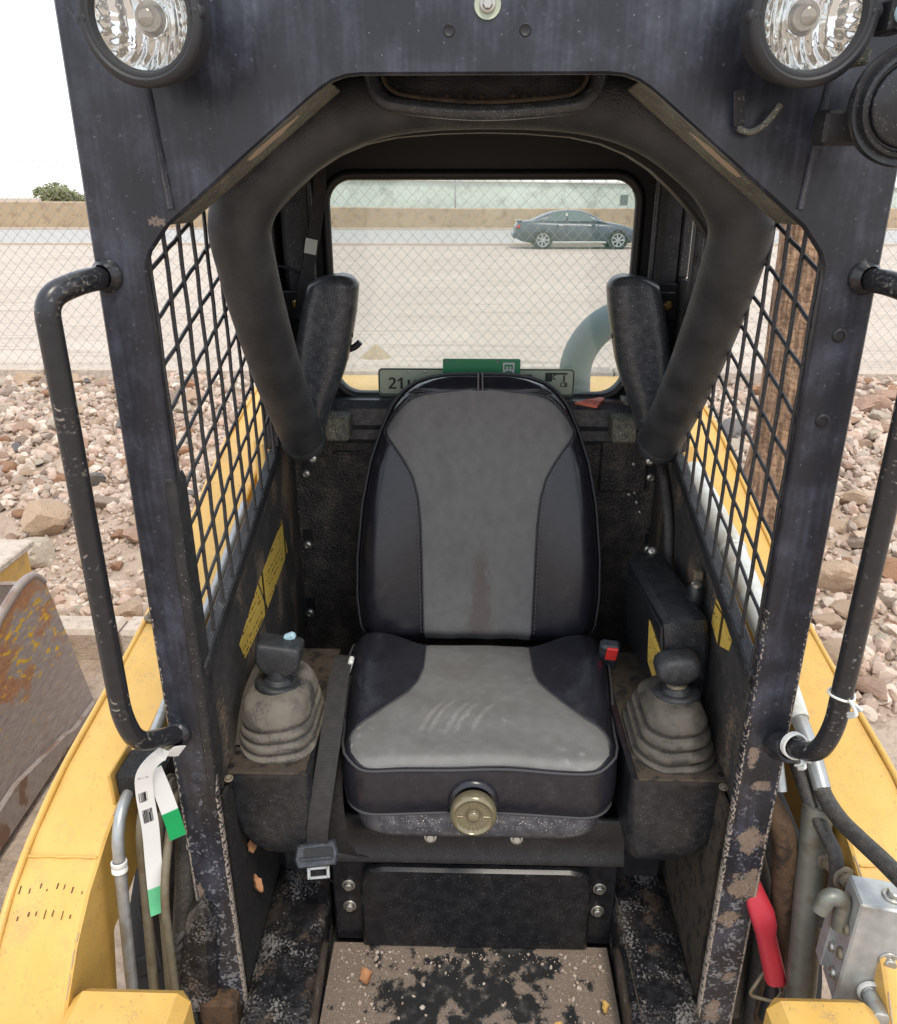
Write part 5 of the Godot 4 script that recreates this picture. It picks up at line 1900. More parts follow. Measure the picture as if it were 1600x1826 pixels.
	pbox("clip", Vector3(0.006, 0.062, -0.02), Vector3(0.018, 0.02, 0.02), 0.003, M.zinc_dirty, P)


func build_footwell(L: Node3D):
	var m := MB.new()
	# floor pan
	m.quad(Vector3(-0.288, 0.38, -0.20), Vector3(0.288, 0.38, -0.20), Vector3(0.288, 0.38, 0.30), Vector3(-0.288, 0.38, 0.30), Vector3.UP, [Vector2(0, 0), Vector2(1, 0), Vector2(1, 0.87), Vector2(0, 0.87)])
	m.quad(Vector3(-0.288, 0.36, -0.20), Vector3(0.288, 0.36, -0.20), Vector3(0.288, 0.36, 0.30), Vector3(-0.288, 0.36, 0.30), Vector3.DOWN)
	m.quad(Vector3(-0.288, 0.36, 0.30), Vector3(0.288, 0.36, 0.30), Vector3(0.288, 0.38, 0.30), Vector3(-0.288, 0.38, 0.30), Vector3.BACK)
	put(m, "floor_pan", M.floor, L)
	# riser below the seat, pressed with a raised round-cornered panel
	var R := node("seat_riser", L, Vector3(CABX * 0.6, 0, 0))
	pbox("riser_back", Vector3(0, 0.49, -0.225), Vector3(0.585, 0.24, 0.02), 0.004, M.black_gloss, R)
	var prof := PackedVector2Array([Vector2(-0.232, 0.381), Vector2(0.238, 0.381), Vector2(0.238, 0.555), Vector2(0.232, 0.578), Vector2(0.216, 0.592), Vector2(0.19, 0.597), Vector2(-0.184, 0.597), Vector2(-0.210, 0.592), Vector2(-0.226, 0.578), Vector2(-0.232, 0.555)])
	m = MB.new()
	m.prism(prof, -0.212, -0.190, Transform3D.IDENTITY, 0.006)
	put(m, "riser_panel", M.black_gloss, R)
	m = MB.new()
	var rows := []
	for q in [[0.600, -0.205], [0.612, -0.208], [0.625, -0.216], [0.650, -0.222], [0.690, -0.228], [0.700, -0.24], [0.702, -0.50]]:
		rows.append(PackedVector3Array([Vector3(-0.30, q[0], q[1]), Vector3(-0.1, q[0], q[1]), Vector3(0.1, q[0], q[1]), Vector3(0.30, q[0], q[1])]))
	m.grid(rows, false, Vector3(0, 0.3, -0.6))
	put(m, "seat_platform", M.black_gloss, R)
	for x in [-0.089, 0.084]:
		hex_bolt("bolt", axis_to(Vector3(x, 0.655, -0.220), Vector3(0, 0.35, 1)), 0.0085, M.bolt, R)
	for q in [Vector2(-0.259, 0.528), Vector2(-0.259, 0.470), Vector2(0.257, 0.532), Vector2(0.257, 0.470)]:
		hex_bolt("bolt", face_z(Vector3(q.x, q.y, -0.214)), 0.0092, M.bolt, R)
	# foot rests
	for s in [-1.0, 1.0]:
		var P := node("foot_rest", L)
		m = MB.new()
		var top := 0.505
		rows = []
		for i in 8:
			var t := i / 7.0
			var z: float = lerp(-0.33, 0.22, t)
			var y: float = top - 0.035 * t
			var xi: float = lerp(0.300, 0.283, t)
			var r := PackedVector3Array()
			for q in [[xi, 0.37], [xi, y - 0.022], [xi + 0.003, y - 0.010], [xi + 0.010, y - 0.003], [xi + 0.022, y], [0.36, y + 0.003], [0.395, y + 0.001], [0.414, y - 0.012]]:
				r.append(Vector3(s * q[0], q[1], z))
			rows.append(r)
		m.grid(rows, false, Vector3(s * 0.36, 0.3, 0.0))
		m.quad(rows[7][0], rows[7][1], rows[7][6], rows[7][7], Vector3.BACK)
		m.quad(rows[0][0], rows[0][1], rows[0][6], rows[0][7], Vector3.FORWARD)
		put(m, "plate", M.scuffed, P)
		if s > 0:
			ptube("crease", curve([Vector3(0.298, 0.512, -0.28), Vector3(0.300, 0.507, -0.20), Vector3(0.302, 0.498, -0.10), Vector3(0.305, 0.487, 0.05)], 4), 0.0014, M.felt, P, 5)
		else:
			ptube("crease", curve([Vector3(-0.30, 0.505, -0.25), Vector3(-0.285, 0.502, -0.235), Vector3(-0.275, 0.498, -0.222)], 4), 0.0018, M.felt, P, 5)
	# kick panels from the consoles down to the foot rests
	for s in [-1.0, 1.0]:
		var kp := PackedVector2Array([Vector2(0.03, 0.42), Vector2(0.03, 0.92), Vector2(0.44, 0.92), Vector2(0.44, 0.42)])
		m = MB.new()
		var a: float = 0.4155 if s > 0 else -0.4215
		m.prism(kp, a, a + 0.006, Transform3D(Basis(Vector3(0, 0, -1), Vector3(0, 1, 0), Vector3(1, 0, 0)), Vector3.ZERO), 0.0)
		put(m, "kick_panel", M.felt if s > 0 else M.black_rough, L)
		pbox("under_console", Vector3(s * 0.352, 0.62, -0.335), Vector3(0.11, 0.26, 0.12), 0.01, M.black, L)
	plathe("screw", [Vector2(0.0, 0.002), Vector2(0.010, 0.0015), Vector2(0.0115, 0.0)], 18, axis_to(Vector3(0.372, 0.762, -0.092), Vector3(-0.1, -0.45, 1)), M.zinc_dirty, L)


func arm_profile() -> Array:
	# top edge of the lift arm as (z, y), front knee to rear pivot
	return [[-1.62, 1.26], [-1.45, 1.235], [-1.2, 1.19], [-0.9, 1.10], [-0.5, 0.985], [-0.27, 0.945], [-0.1, 0.918], [0.02, 0.882], [0.10, 0.845], [0.16, 0.80], [0.21, 0.745], [0.255, 0.665], [0.29, 0.55], [0.31, 0.40], [0.315, 0.25]]


func build_outside(L: Node3D):
	var m := MB.new()
	for s in [-1.0, 1.0]:
		var A := node("lift_arm", L, Vector3(0, 0.0 if s < 0 else 0.014, 0))
		var top := arm_profile()
		var poly := PackedVector2Array()
		for q in top:
			poly.append(Vector2(q[0], q[1]))
		for i in range(top.size() - 1, -1, -1):
			var z: float = top[i][0]
			var y: float = top[i][1]
			var k: float = sm(0.0, 0.30, z)
			var dz: float = -0.17 * k
			poly.append(Vector2(z + dz - 0.02 * k, y - 0.17 * (1.0 - k) - 0.03 * k))
		m = MB.new()
		var xa := -0.722 if s < 0 else 0.598
		var xb := -0.598 if s < 0 else 0.722
		m.prism(poly, xa, xb, Transform3D(Basis(Vector3(0, 0, 1), Vector3(0, 1, 0), Vector3(-1, 0, 0)), Vector3.ZERO).scaled(Vector3(-1, 1, 1)), 0.004)
		put(m, "arm_box", M.yellow, A)
		# rolled lip along the outer edge
		var lip := []
		for q in top:
			lip.append(Vector3(s * 0.719, q[1] + 0.002, q[0]))
		ptube("edge_lip", curve(lip, 4), 0.006, M.yellow, A, 8)
		# weld across the top face
		var wz := 0.055
		var wy := 0.868
		var w := []
		for k in 9:
			w.append(Vector3(s * lerp(0.602, 0.715, k / 8.0), wy + 0.0005 * sin(k * 3.0), wz + 0.001 * sin(k * 2.0)))
		ptube("weld_bead", w, 0.0022, M.yellow, A, 6)
		# chipped paint along the inner edge
		for k in 14:
			var z0: float = lerp(-0.45, 0.22, rng.randf())
			var ch := []
			for i in 4:
				var zc := z0 + i * rng.randf_range(0.003, 0.010)
				ch.append(Vector3(s * (0.5995 + rng.randf_range(0.0, 0.0015)), soft_tab(top, zc) - 0.0012, zc))
			ptube("edge_chip", ch, rng.randf_range(0.0006, 0.0012), M.bare, A, 5)
		# gouges in the paint
		if s < 0:
			for k in 15:
				m = MB.new()
				var z: float = 0.098 + 0.032 * (k % 2) + rng.randf_range(-0.004, 0.004)
				m.box(Vector3(-0.610 - 0.0068 * k + rng.randf_range(-0.002, 0.002), soft_tab(top, z) + 0.0004, z), Vector3(rng.randf_range(0.0010, 0.0020), 0.0008, rng.randf_range(0.003, 0.013)), 0.0, Basis(Vector3.RIGHT, 0.55))
				put(m, "paint_gouge", M.hose_brown, A)
		# stub cross tube between arm and cab
		m = MB.new()
		var cx: float = -0.508 if s < 0 else 0.505
		m.box(Vector3(cx, 0.655, 0.235), Vector3(0.178 if s < 0 else 0.155, 0.20, 0.11), 0.018)
		put(m, "cross_tube", M.yellow, A)
		plathe("tube_end", [Vector2(0.0, 0.002), Vector2(0.032, 0.002), Vector2(0.042, -0.004)], 20, axis_to(Vector3(cx - s * 0.0895 if s < 0 else cx - 0.078, 0.665, 0.24), Vector3(-s, 0, 0)), M.bucket_steel, A)
		# stop nut at the arm's rear
		hex_bolt("bolt", axis_to(Vector3(s * 0.70, 0.99, -0.50), Vector3(0, 1, 0)), 0.014, M.zinc_dirty, A)
		# dark rear tower guard
		var tw := []
		for q in [[-1.00, 0.9], [-1.04, 1.12], [-1.08, 1.27], [-1.15, 1.38], [-1.24, 1.44]]:
			tw.append(Vector3(s * 0.745, q[1], q[0] - 0.12))
		m = MB.new()
		pbox("tower", Vector3(s * 0.66, 0.9, -1.46), Vector3(0.16, 0.62, 0.26), 0.02, M.black, L)
		# tyres tucked under the arms
		for z in [-0.38, -1.22]:
			m = MB.new()
			m.lathe([Vector2(0.12, 0.0), Vector2(0.25, 0.0), Vector2(0.33, 0.03), Vector2(0.345, 0.06), Vector2(0.345, 0.15), Vector2(0.33, 0.18), Vector2(0.25, 0.20), Vector2(0.12, 0.18)], 36, axis_to(Vector3(s * 0.49, 0.345, z), Vector3(s, 0, 0)))
			for k in 22:
				var a := TAU * k / 22.0
				m.box(Vector3(s * 0.595, 0.345 + cos(a) * 0.345, z + sin(a) * 0.345), Vector3(0.10, 0.02, 0.035), 0.004, Basis(Vector3.RIGHT, a) * Basis(Vector3.UP, 0.35))
			var wn := put(m, "wheel_tyre", M.tyre, L)
			plathe("rim", [Vector2(0.0, 0.10), Vector2(0.10, 0.10), Vector2(0.16, 0.14), Vector2(0.17, 0.17)], 24, axis_to(Vector3(s * 0.49, 0.345, z), Vector3(s, 0, 0)), M.yellow, wn)
	# dark inner guards between cab and arms
	for s in [-1.0, 1.0]:
		pbox("inner_guard", Vector3(s * 0.540, 0.42, -0.30), Vector3(0.118, 0.55, 0.50), 0.01, M.black_rough, L)
	# chassis and engine hood
	pbox("chassis", Vector3(0, 0.36, -0.98), Vector3(0.94, 0.36, 1.36), 0.02, M.black_rough, L)
	pbox("belly", Vector3(0, 0.305, -0.05), Vector3(0.80, 0.08, 0.60), 0.02, M.black_rough, L)
	m = MB.new()
	m.box(Vector3(0, 0.90, -1.24), Vector3(1.12, 0.80, 0.72), 0.03)
	put(m, "engine_hood", M.hood, L)
	ptube("curved_hose", curve([Vector3(0.285, 1.26, -1.12), Vector3(0.276, 1.34, -1.12), Vector3(0.275, 1.428, -1.12), Vector3(0.298, 1.488, -1.12), Vector3(0.339, 1.533, -1.12), Vector3(0.395, 1.557, -1.12), Vector3(0.47, 1.562, -1.12), Vector3(0.55, 1.54, -1.12)], 7), 0.043, M.duct, L, 20)

	# ---- left side plumbing
	var pipe := func(pts: Array, r: float, mat: Material, called := "steel_pipe"):
		ptube(called, fillet(pts, 0.06, 7), r, mat, L, 12)
	pipe.call([Vector3(-0.572, 1.135, -0.82), Vector3(-0.570, 1.045, -0.535), Vector3(-0.570, 0.975, -0.20), Vector3(-0.570, 0.945, -0.09), Vector3(-0.566, 0.935, 0.045), Vector3(-0.566, 0.40, 0.13)], 0.0095, M.zinc)
	pipe.call([Vector3(-0.545, 1.02, -0.5), Vector3(-0.545, 0.94, -0.16), Vector3(-0.546, 0.915, 0.01), Vector3(-0.546, 0.40, 0.095)], 0.008, M.zinc_dirty)
	pipe.call([Vector3(-0.525, 1.0, -0.45), Vector3(-0.525, 0.91, -0.12), Vector3(-0.526, 0.875, 0.0), Vector3(-0.528, 0.40, 0.075)], 0.007, M.zinc_dirty)
	pipe.call([Vector3(-0.50, 1.02, -0.32), Vector3(-0.498, 0.92, -0.02), Vector3(-0.505, 0.80, 0.055), Vector3(-0.508, 0.40, 0.085)], 0.007, M.zinc_dirty)
	m = MB.new()
	m.tube(PackedVector3Array([Vector3(-0.530, 1.11, -0.82), Vector3(-0.53, 1.018, -0.456), Vector3(-0.53, 0.96, -0.25)]), [0.026, 0.026, 0.024], 16)
	put(m, "lift_cylinder", M.cyl_olive, L)
	m = MB.new()
	m.box(Vector3(-0.548, 0.952, -0.045), Vector3(0.075, 0.05, 0.07), 0.006)
	put(m, "pipe_clamp", M.black_rough, L)
	pbox("clamp_edge", Vector3(-0.590, 0.952, -0.045), Vector3(0.006, 0.065, 0.085), 0.002, M.yellow, L)
	hex_bolt("bolt", axis_to(Vector3(-0.505, 0.945, -0.03), Vector3(1, 0.2, 0.3)), 0.010, M.zinc_dirty, L)
	plathe("pipe_band", [Vector2(0.010, -0.010), Vector2(0.0125, -0.009), Vector2(0.0125, -0.003), Vector2(0.0105, -0.001), Vector2(0.0125, 0.001), Vector2(0.0125, 0.008), Vector2(0.010, 0.009)], 16, axis_to(Vector3(-0.566, 0.855, 0.059), Vector3(0, 1, -0.16)), M.white_plastic, L)
	# hoses and the black guard beside the left post
	ptube("hydraulic_hose", curve([Vector3(-0.50, 0.92, -0.15), Vector3(-0.495, 0.86, -0.06), Vector3(-0.50, 0.74, -0.02), Vector3(-0.515, 0.60, 0.0), Vector3(-0.52, 0.40, 0.02)], 6), 0.019, M.hose, L, 12)
	ptube("hydraulic_hose", curve([Vector3(-0.475, 0.90, -0.15), Vector3(-0.478, 0.80, -0.09), Vector3(-0.495, 0.66, -0.06), Vector3(-0.51, 0.40, -0.05)], 6), 0.019, M.hose_brown, L, 12)
	m = MB.new()
	m.prism(PackedVector2Array([Vector2(-0.545, 0.46), Vector2(-0.465, 0.46), Vector2(-0.445, 0.70), Vector2(-0.46, 0.735), Vector2(-0.49, 0.70), Vector2(-0.53, 0.56)]), -0.045, 0.025, Transform3D.IDENTITY, 0.012)
	put(m, "side_guard", M.scuffed, L)
	pbox("guard_foot", Vector3(-0.46, 0.44, 0.0), Vector3(0.07, 0.12, 0.06), 0.008, M.hose_brown, L)
	for k in 4:
		ptube("hose_end", [Vector3(-0.53 + 0.004 * k, 0.575 + 0.022 * k, 0.02), Vector3(-0.50, 0.59 + 0.022 * k, 0.0)], 0.008, M.hose, L, 8)

	# ---- right side plumbing
	m = MB.new()
	m.tube(PackedVector3Array([Vector3(0.520, 1.245, -0.78), Vector3(0.526, 1.18, -0.47), Vector3(0.53, 1.115, -0.25), Vector3(0.532, 1.055, -0.08)]), [0.026, 0.026, 0.024, 0.016], 18)
	put(m, "lift_cylinder", M.white_tube, L)
	plathe("cylinder_band", [Vector2(0.026, -0.008), Vector2(0.0285, -0.006), Vector2(0.0285, 0.006), Vector2(0.026, 0.008)], 20, axis_to(Vector3(0.526, 1.18, -0.47), Vector3(0.02, -0.2, 1)), M.white_tube, L)
	ptube("cylinder_rod", [Vector3(0.532, 1.055, -0.08), Vector3(0.535, 1.03, -0.02), Vector3(0.538, 1.0, 0.02)], 0.013, M.zinc, L, 14)
	ptube("steel_pipe", fillet([Vector3(0.49, 1.18, -0.60), Vector3(0.495, 1.05, -0.10), Vector3(0.50, 0.95, -0.03)], 0.05), 0.010, M.zinc, L, 10)
	ptube("hydraulic_hose", curve([Vector3(0.555, 1.0, -0.10), Vector3(0.565, 0.955, -0.03), Vector3(0.572, 0.945, 0.02), Vector3(0.578, 0.955, 0.075), Vector3(0.59, 0.965, 0.14), Vector3(0.60, 0.97, 0.21), Vector3(0.61, 0.93, 0.28)], 7), 0.0135, M.hose, L, 12)
	ptube("hydraulic_hose", curve([Vector3(0.535, 0.98, -0.08), Vector3(0.55, 0.93, -0.03), Vector3(0.562, 0.905, 0.01), Vector3(0.572, 0.88, 0.04), Vector3(0.575, 0.82, 0.05), Vector3(0.572, 0.75, 0.05)], 7), 0.0115, M.hose, L, 12)
	ptube("hydraulic_hose", curve([Vector3(0.485, 0.93, -0.14), Vector3(0.497, 0.90, -0.07), Vector3(0.518, 0.86, -0.03), Vector3(0.532, 0.76, -0.02), Vector3(0.540, 0.62, -0.01), Vector3(0.54, 0.45, 0.0)], 7), 0.021, M.hose_brown, L, 14)
	ptube("hydraulic_hose", curve([Vector3(0.475, 0.86, -0.13), Vector3(0.488, 0.80, -0.09), Vector3(0.515, 0.70, -0.06), Vector3(0.53, 0.58, -0.04), Vector3(0.53, 0.42, -0.02)], 7), 0.020, M.hose, L, 14)
	ptube("hydraulic_hose", curve([Vector3(0.475, 0.76, -0.12), Vector3(0.478, 0.68, -0.08), Vector3(0.49, 0.56, -0.05), Vector3(0.495, 0.42, -0.04)], 7), 0.017, M.hose, L, 14)
	m = MB.new()
	m.tube(PackedVector3Array([Vector3(0.562, 0.93, -0.025), Vector3(0.562, 0.80, 0.0), Vector3(0.558, 0.62, 0.05), Vector3(0.556, 0.42, 0.09)]), 0.024, 20)
	var TC := put(m, "tilt_cylinder", M.cyl_olive, L)
	pbox("port_block", Vector3(0.573, 0.845, 0.005), Vector3(0.028, 0.028, 0.024), 0.003, M.zinc_dirty, TC)
	ptube("elbow_fitting", fillet([Vector3(0.575, 0.847, 0.012), Vector3(0.580, 0.852, 0.045), Vector3(0.590, 0.868, 0.085), Vector3(0.60, 0.885, 0.105)], 0.02), 0.0105, M.zinc_dirty, TC, 10)
	hex_bolt("fitting_nut", axis_to(Vector3(0.582, 0.856, 0.056), Vector3(0.2, 0.35, 1)), 0.0125, M.zinc_dirty, TC)
	# aluminium valve block
	var V := node("valve_block", L, Vector3(0.598, 0.80, 0.125))
	V.rotation_degrees = Vector3(-4, -9, -3)
	pbox("block", Vector3(0, 0, 0), Vector3(0.078, 0.19, 0.062), 0.003, M.alu, V)
	pbox("lower_block", Vector3(0.008, -0.125, 0.012), Vector3(0.062, 0.07, 0.050), 0.003, M.alu, V)
	for k in 3:
		pbox("stamped_mark", Vector3(0.004, -0.105 - 0.018 * k, 0.0375), Vector3(0.03, 0.006, 0.001), 0.0, M.label_white, V)
	hex_bolt("bolt", axis_to(Vector3(0.012, 0.096, 0.004), Vector3(0, 1, 0)), 0.0095, M.bolt, V)
	hex_bolt("bolt", face_z(Vector3(0.018, 0.005, 0.0315)), 0.0095, M.bolt, V)
	m = MB.new()
	m.lathe([Vector2(0.016, 0.0), Vector2(0.016, 0.006), Vector2(0.0145, 0.008), Vector2(0.0145, 0.048), Vector2(0.0125, 0.050), Vector2(0.0, 0.050)], 6, face_z(Vector3(0.006, -0.058, 0.0315)), 0.95)
	put(m, "hex_plug", M.alu, V)
	plathe("tie_ring", [Vector2(0.016, 0.0), Vector2(0.0195, 0.002), Vector2(0.0195, 0.006), Vector2(0.016, 0.008)], 20, face_z(Vector3(0.006, -0.056, 0.0315)), M.white_plastic, V)
	for q in [Vector3(-0.0395, 0.03, 0.012), Vector3(-0.0395, -0.015, 0.014), Vector3(-0.0395, -0.06, 0.008), Vector3(-0.0395, -0.035, -0.018)]:
		round_bolt("plug", axis_to(q, Vector3(-1, 0, 0)), 0.0095, M.zinc_dirty if q.y > -0.03 else M.bolt, V)
	pbox("side_plate", Vector3(-0.042, -0.03, -0.035), Vector3(0.012, 0.10, 0.03), 0.002, M.alu, V)
	ptube("bent_spout", fillet([Vector3(-0.045, 0.02, 0.0), Vector3(-0.050, 0.072, 0.0), Vector3(-0.075, 0.078, 0.005), Vector3(-0.082, 0.05, 0.008)], 0.025, 8), 0.013, M.cyl_olive, V, 14)
	# red lever handle with a wire loop
	var H := node("release_lever", L)
	m = MB.new()
	var rr := []
	var ax := [Vector3(0.468, 0.775, -0.03), Vector3(0.490, 0.725, 0.004), Vector3(0.497, 0.702, 0.010), Vector3(0.500, 0.685, 0.014), Vector3(0.525, 0.595, 0.030)]
	var wd := [0.016, 0.021, 0.020, 0.0165, 0.018]
	for i in 5:
		var ring := PackedVector3Array()
		for p in round_rect(0, 0, wd[i], 0.014, 0.013, 5):
			ring.append(ax[i] + Vector3(p.x, 0.15 * p.x, p.y))
		rr.append(ring)
	m.loft(rr)
	put(m, "handle", M.red, H)
	ptube("wire_loop", fillet([Vector3(0.510, 0.60, 0.018), Vector3(0.495, 0.575, 0.025), Vector3(0.484, 0.555, 0.03), Vector3(0.528, 0.548, 0.036), Vector3(0.538, 0.565, 0.03)], 0.012), 0.0032, M.zinc_dirty, H, 7)
	ptube("lever_arm", [Vector3(0.523, 0.60, 0.01), Vector3(0.528, 0.565, 0.022), Vector3(0.52, 0.50, 0.03)], 0.012, M.trim_black, H, 10)


# ---------------------------------------------------------------- loose things
func text_on(s: String, size: float, mat: Material, parent: Node, xf: Transform3D, called := "lettering"):
	var t := TextMesh.new()
	t.text = s
	t.font_size = 64
	t.pixel_size = size / 64.0
	t.depth = 0.0012
	var fnt := SystemFont.new()
	fnt.font_names = PackedStringArray(["Droid Sans"])
	fnt.font_weight = 700
	t.font = fnt
	t.material = mat
	return inst(called, t, parent, xf)


func leaf_mesh(w: float, l: float, curl: float, mat: Material) -> ArrayMesh:
	var rows := []
	for i in 7:
		var t := i / 6.0
		var hw: float = w * sin(PI * clamp(t * 0.94 + 0.03, 0, 1)) * 0.5 * (1.0 + 0.22 * sin(t * 17.0))
		var r := PackedVector3Array()
		for k in 5:
			var u := (k - 2) / 2.0
			r.append(Vector3(u * hw + 0.003 * sin(t * 5.0), curl * (u * u * 0.9 + (t - 0.5) * (t - 0.5) * 1.8 + 0.25 * sin(t * 9.0 + u * 2.0)), (t - 0.5) * l))
		rows.append(r)
	var m := MB.new()
	m.grid(rows, false, Vector3(0, -5, 0))
	var low := []
	for r in rows:
		var q := PackedVector3Array()
		for p in r:
			q.append(p - Vector3(0, 0.0008, 0))
		low.append(q)
	m.grid(low, false, Vector3(0, 5, 0))
	return m.mesh(mat)


func build_loose_things():
	# number plates propped up on the ledge behind the seat
	var p := node("number_plate", self, Vector3(0.003, 1.424, -0.775))
	p.rotation_degrees.x = -4
	tag(p, "pale green number plate lying along the sill of the rear window", "plate")
	var m := MB.new()
	m.prism(round_rect(0, 0.031, 0.224, 0.031, 0.01), -0.0015, 0.0, Transform3D.IDENTITY, 0.0004)
	put(m, "plate", M.plate_pale, p)
	m = MB.new()
	var rr := round_rect(0, 0.031, 0.2215, 0.0285, 0.008)
	var path := PackedVector3Array()
	for q in rr:
		path.append(Vector3(q.x, q.y, 0.0))
	path.append(path[0])
	m.tube(path, 0.0016, 5, false)
	put(m, "rim", M.plate_edge, p)
	text_on("21", 0.036, M.ink, p, Transform3D(Basis.IDENTITY, Vector3(-0.182, 0.027, 0.001)))
	text_on("UA", 0.036, M.ink, p, Transform3D(Basis.IDENTITY, Vector3(-0.135, 0.022, 0.001)))
	text_on("C", 0.016, M.ink, p, Transform3D(Basis.IDENTITY, Vector3(0.178, 0.043, 0.001)))
	for q in [[0.105, 0.046, 0.045, 0.006], [0.165, 0.043, 0.016, 0.02], [0.185, 0.051, 0.045, 0.004], [0.2, 0.04, 0.004, 0.016]]:
		pbox("mark", Vector3(q[0], q[1], 0.0006), Vector3(q[2], q[3], 0.0008), 0.0, M.ink, p)
	text_on("CB", 0.014, M.ink, p, Transform3D(Basis.IDENTITY, Vector3(0.2, 0.026, 0.001)))
	for q in [-0.155, -0.118]:
		plathe("rivet", [Vector2(0.0, 0.003), Vector2(0.003, 0.002), Vector2(0.0035, 0.0)], 8, face_z(Vector3(q, 0.054, 0.0)), M.bolt, p)

	var gp := node("green_plate", self, Vector3(0.015, 1.424, -0.762))
	gp.rotation_degrees.x = -5
	tag(gp, "dark green plate with a white boxed mark standing behind the seat back", "plate")
	m = MB.new()
	m.prism(round_rect(0, 0.043, 0.0875, 0.043, 0.004), -0.0015, 0.0, Transform3D.IDENTITY, 0.0004)
	put(m, "plate", M.plate_green, gp)
	pbox("mark_panel", Vector3(0.061, 0.05, 0.0005), Vector3(0.026, 0.056, 0.001), 0.0, M.label_white, gp)
	text_on("ECO", 0.026, M.plate_green, gp, Transform3D(Basis(Vector3(0, 0, 1), -PI / 2), Vector3(0.0605, 0.0505, 0.0012)))
	for q in [-0.078, 0.036]:
		plathe("hole_rim", [Vector2(0.0015, 0.0003), Vector2(0.0028, 0.001), Vector2(0.0035, 0.0)], 8, face_z(Vector3(q, 0.08, 0.0)), M.bolt, gp)

	# orange scraper on the ledge
	var sc := node("plastic_scraper", self, Vector3(0.262, 1.4215, -0.715))
	sc.rotation_degrees.y = -38
	tag(sc, "orange slotted plastic scraper lying on the ledge beside the seat back", "scraper")
	m = MB.new()
	var poly := PackedVector2Array([Vector2(-0.028, -0.03), Vector2(0.028, -0.03), Vector2(0.006, 0.045), Vector2(-0.008, 0.045)])
	m.prism(poly, 0.0, 0.006, Transform3D(Basis(Vector3.RIGHT, -PI / 2), Vector3.ZERO), 0.001)
	put(m, "blade", M.orange, sc)
	for k in 4:
		pbox("ridge", Vector3(-0.015 + 0.01 * k, 0.0065, 0.008), Vector3(0.003, 0.003, 0.036), 0.0008, M.orange, sc)

	# paper tag looped round the post
	var tg := node("paper_tag", self, Vector3(-0.47, 1.06, 0.03))
	tag(tg, "folded white paper tag with green ends looped round the post", "tag")
	m = MB.new()
	m.ribbon(curve([Vector3(0.018, -0.006, -0.008), Vector3(-0.004, 0.004, 0.012), Vector3(-0.028, -0.018, 0.024), Vector3(-0.038, -0.06, 0.020), Vector3(-0.043, -0.14, 0.012), Vector3(-0.05, -0.22, 0.010), Vector3(-0.052, -0.29, 0.016), Vector3(-0.05, -0.315, 0.022)], 5), Vector3(0.80, -0.10, -0.55), 0.026, 0.0004)
	put(m, "front_strip", M.tag_front, tg)
	m = MB.new()
	m.ribbon(curve([Vector3(-0.026, -0.03, 0.006), Vector3(-0.020, -0.085, -0.002), Vector3(-0.014, -0.14, -0.006), Vector3(-0.010, -0.178, -0.006)], 5), Vector3(0.85, -0.30, -0.5), 0.026, 0.0004)
	put(m, "rear_strip", M.tag_back, tg)

	# white string tied on the right grab handle
	for q in [[Vector3(0.497, 1.225, 0.088), Vector3(0, 1, 0.05), "white string knotted round the upright of the right grab handle", 0.0165], [Vector3(0.474, 1.093, 0.036), Vector3(0.1, 0.35, 1), "white string wound round the lower end of the right grab handle", 0.0185]]:
		var st := node("string_tie", self, q[0])
		tag(st, q[2], "string", "strings on the grab handle")
		for k in (1 if q[3] < 0.018 else 3):
			var tor := MB.new()
			var xf := axis_to(Vector3.ZERO, q[1])
			var ring := PackedVector3Array()
			for i in 21:
				var a := TAU * i / 20.0
				ring.append(xf * Vector3(cos(a) * q[3], (k - 1) * 0.004 + sin(a * 2) * 0.0015, sin(a) * q[3]))
			tor.tube(ring, 0.0019, 6)
			put(tor, "loop", M.white_plastic, st)
		m = MB.new()
		for i in 6:
			var e := Vector3(rng.randf_range(-0.004, 0.012), -0.006 - rng.randf() * 0.016, 0.018 + rng.randf() * 0.012)
			m.tube(curve([Vector3(0.002, -0.002, 0.018), (e + Vector3(0.004, 0.004, 0.01)) * Vector3(0.8, 0.5, 1.0), e], 4), 0.0022, 5)
		put(m, "knot", M.white_plastic, st)

	# dry leaves
	var lm := leaf_mesh(0.026, 0.036, 0.008, M.dry_leaf)
	var lm2 := leaf_mesh(0.014, 0.026, 0.006, M.dry_leaf_yellow)
	var spots := [
		[Vector3(-0.413, 0.735, -0.115), Vector3(55, 20, -40), lm, "tan dry leaf stuck below the console with the strap, upper of two"],
		[Vector3(-0.413, 0.63, -0.115), Vector3(50, 60, -30), lm, "tan dry leaf caught beside the foot rest, lower of two"],
		[Vector3(-0.21, 0.388, -0.112), Vector3(0, 30, 4), lm, "curled tan dry leaf on the cab floor near the riser"],
		[Vector3(0.262, 0.389, -0.06), Vector3(5, 15, 12), lm2, "yellow dry leaf on the grit at the floor's edge"],
		[Vector3(0.17, 0.387, -0.02), Vector3(3, 80, 4), lm2, "yellow dry leaf near the middle of the cab floor front"]]
	for s in spots:
		var o := inst("dry_leaf", s[2], self, Transform3D(Basis.from_euler(s[1] * PI / 180.0), s[0]))
		tag(o, s[3], "leaf", "dry leaves in the cab")

	# grit on the cab floor
	m = MB.new()
	var peb := [rock_mesh(31, 0, M.pebble), rock_mesh(32, 0, M.pebble)]
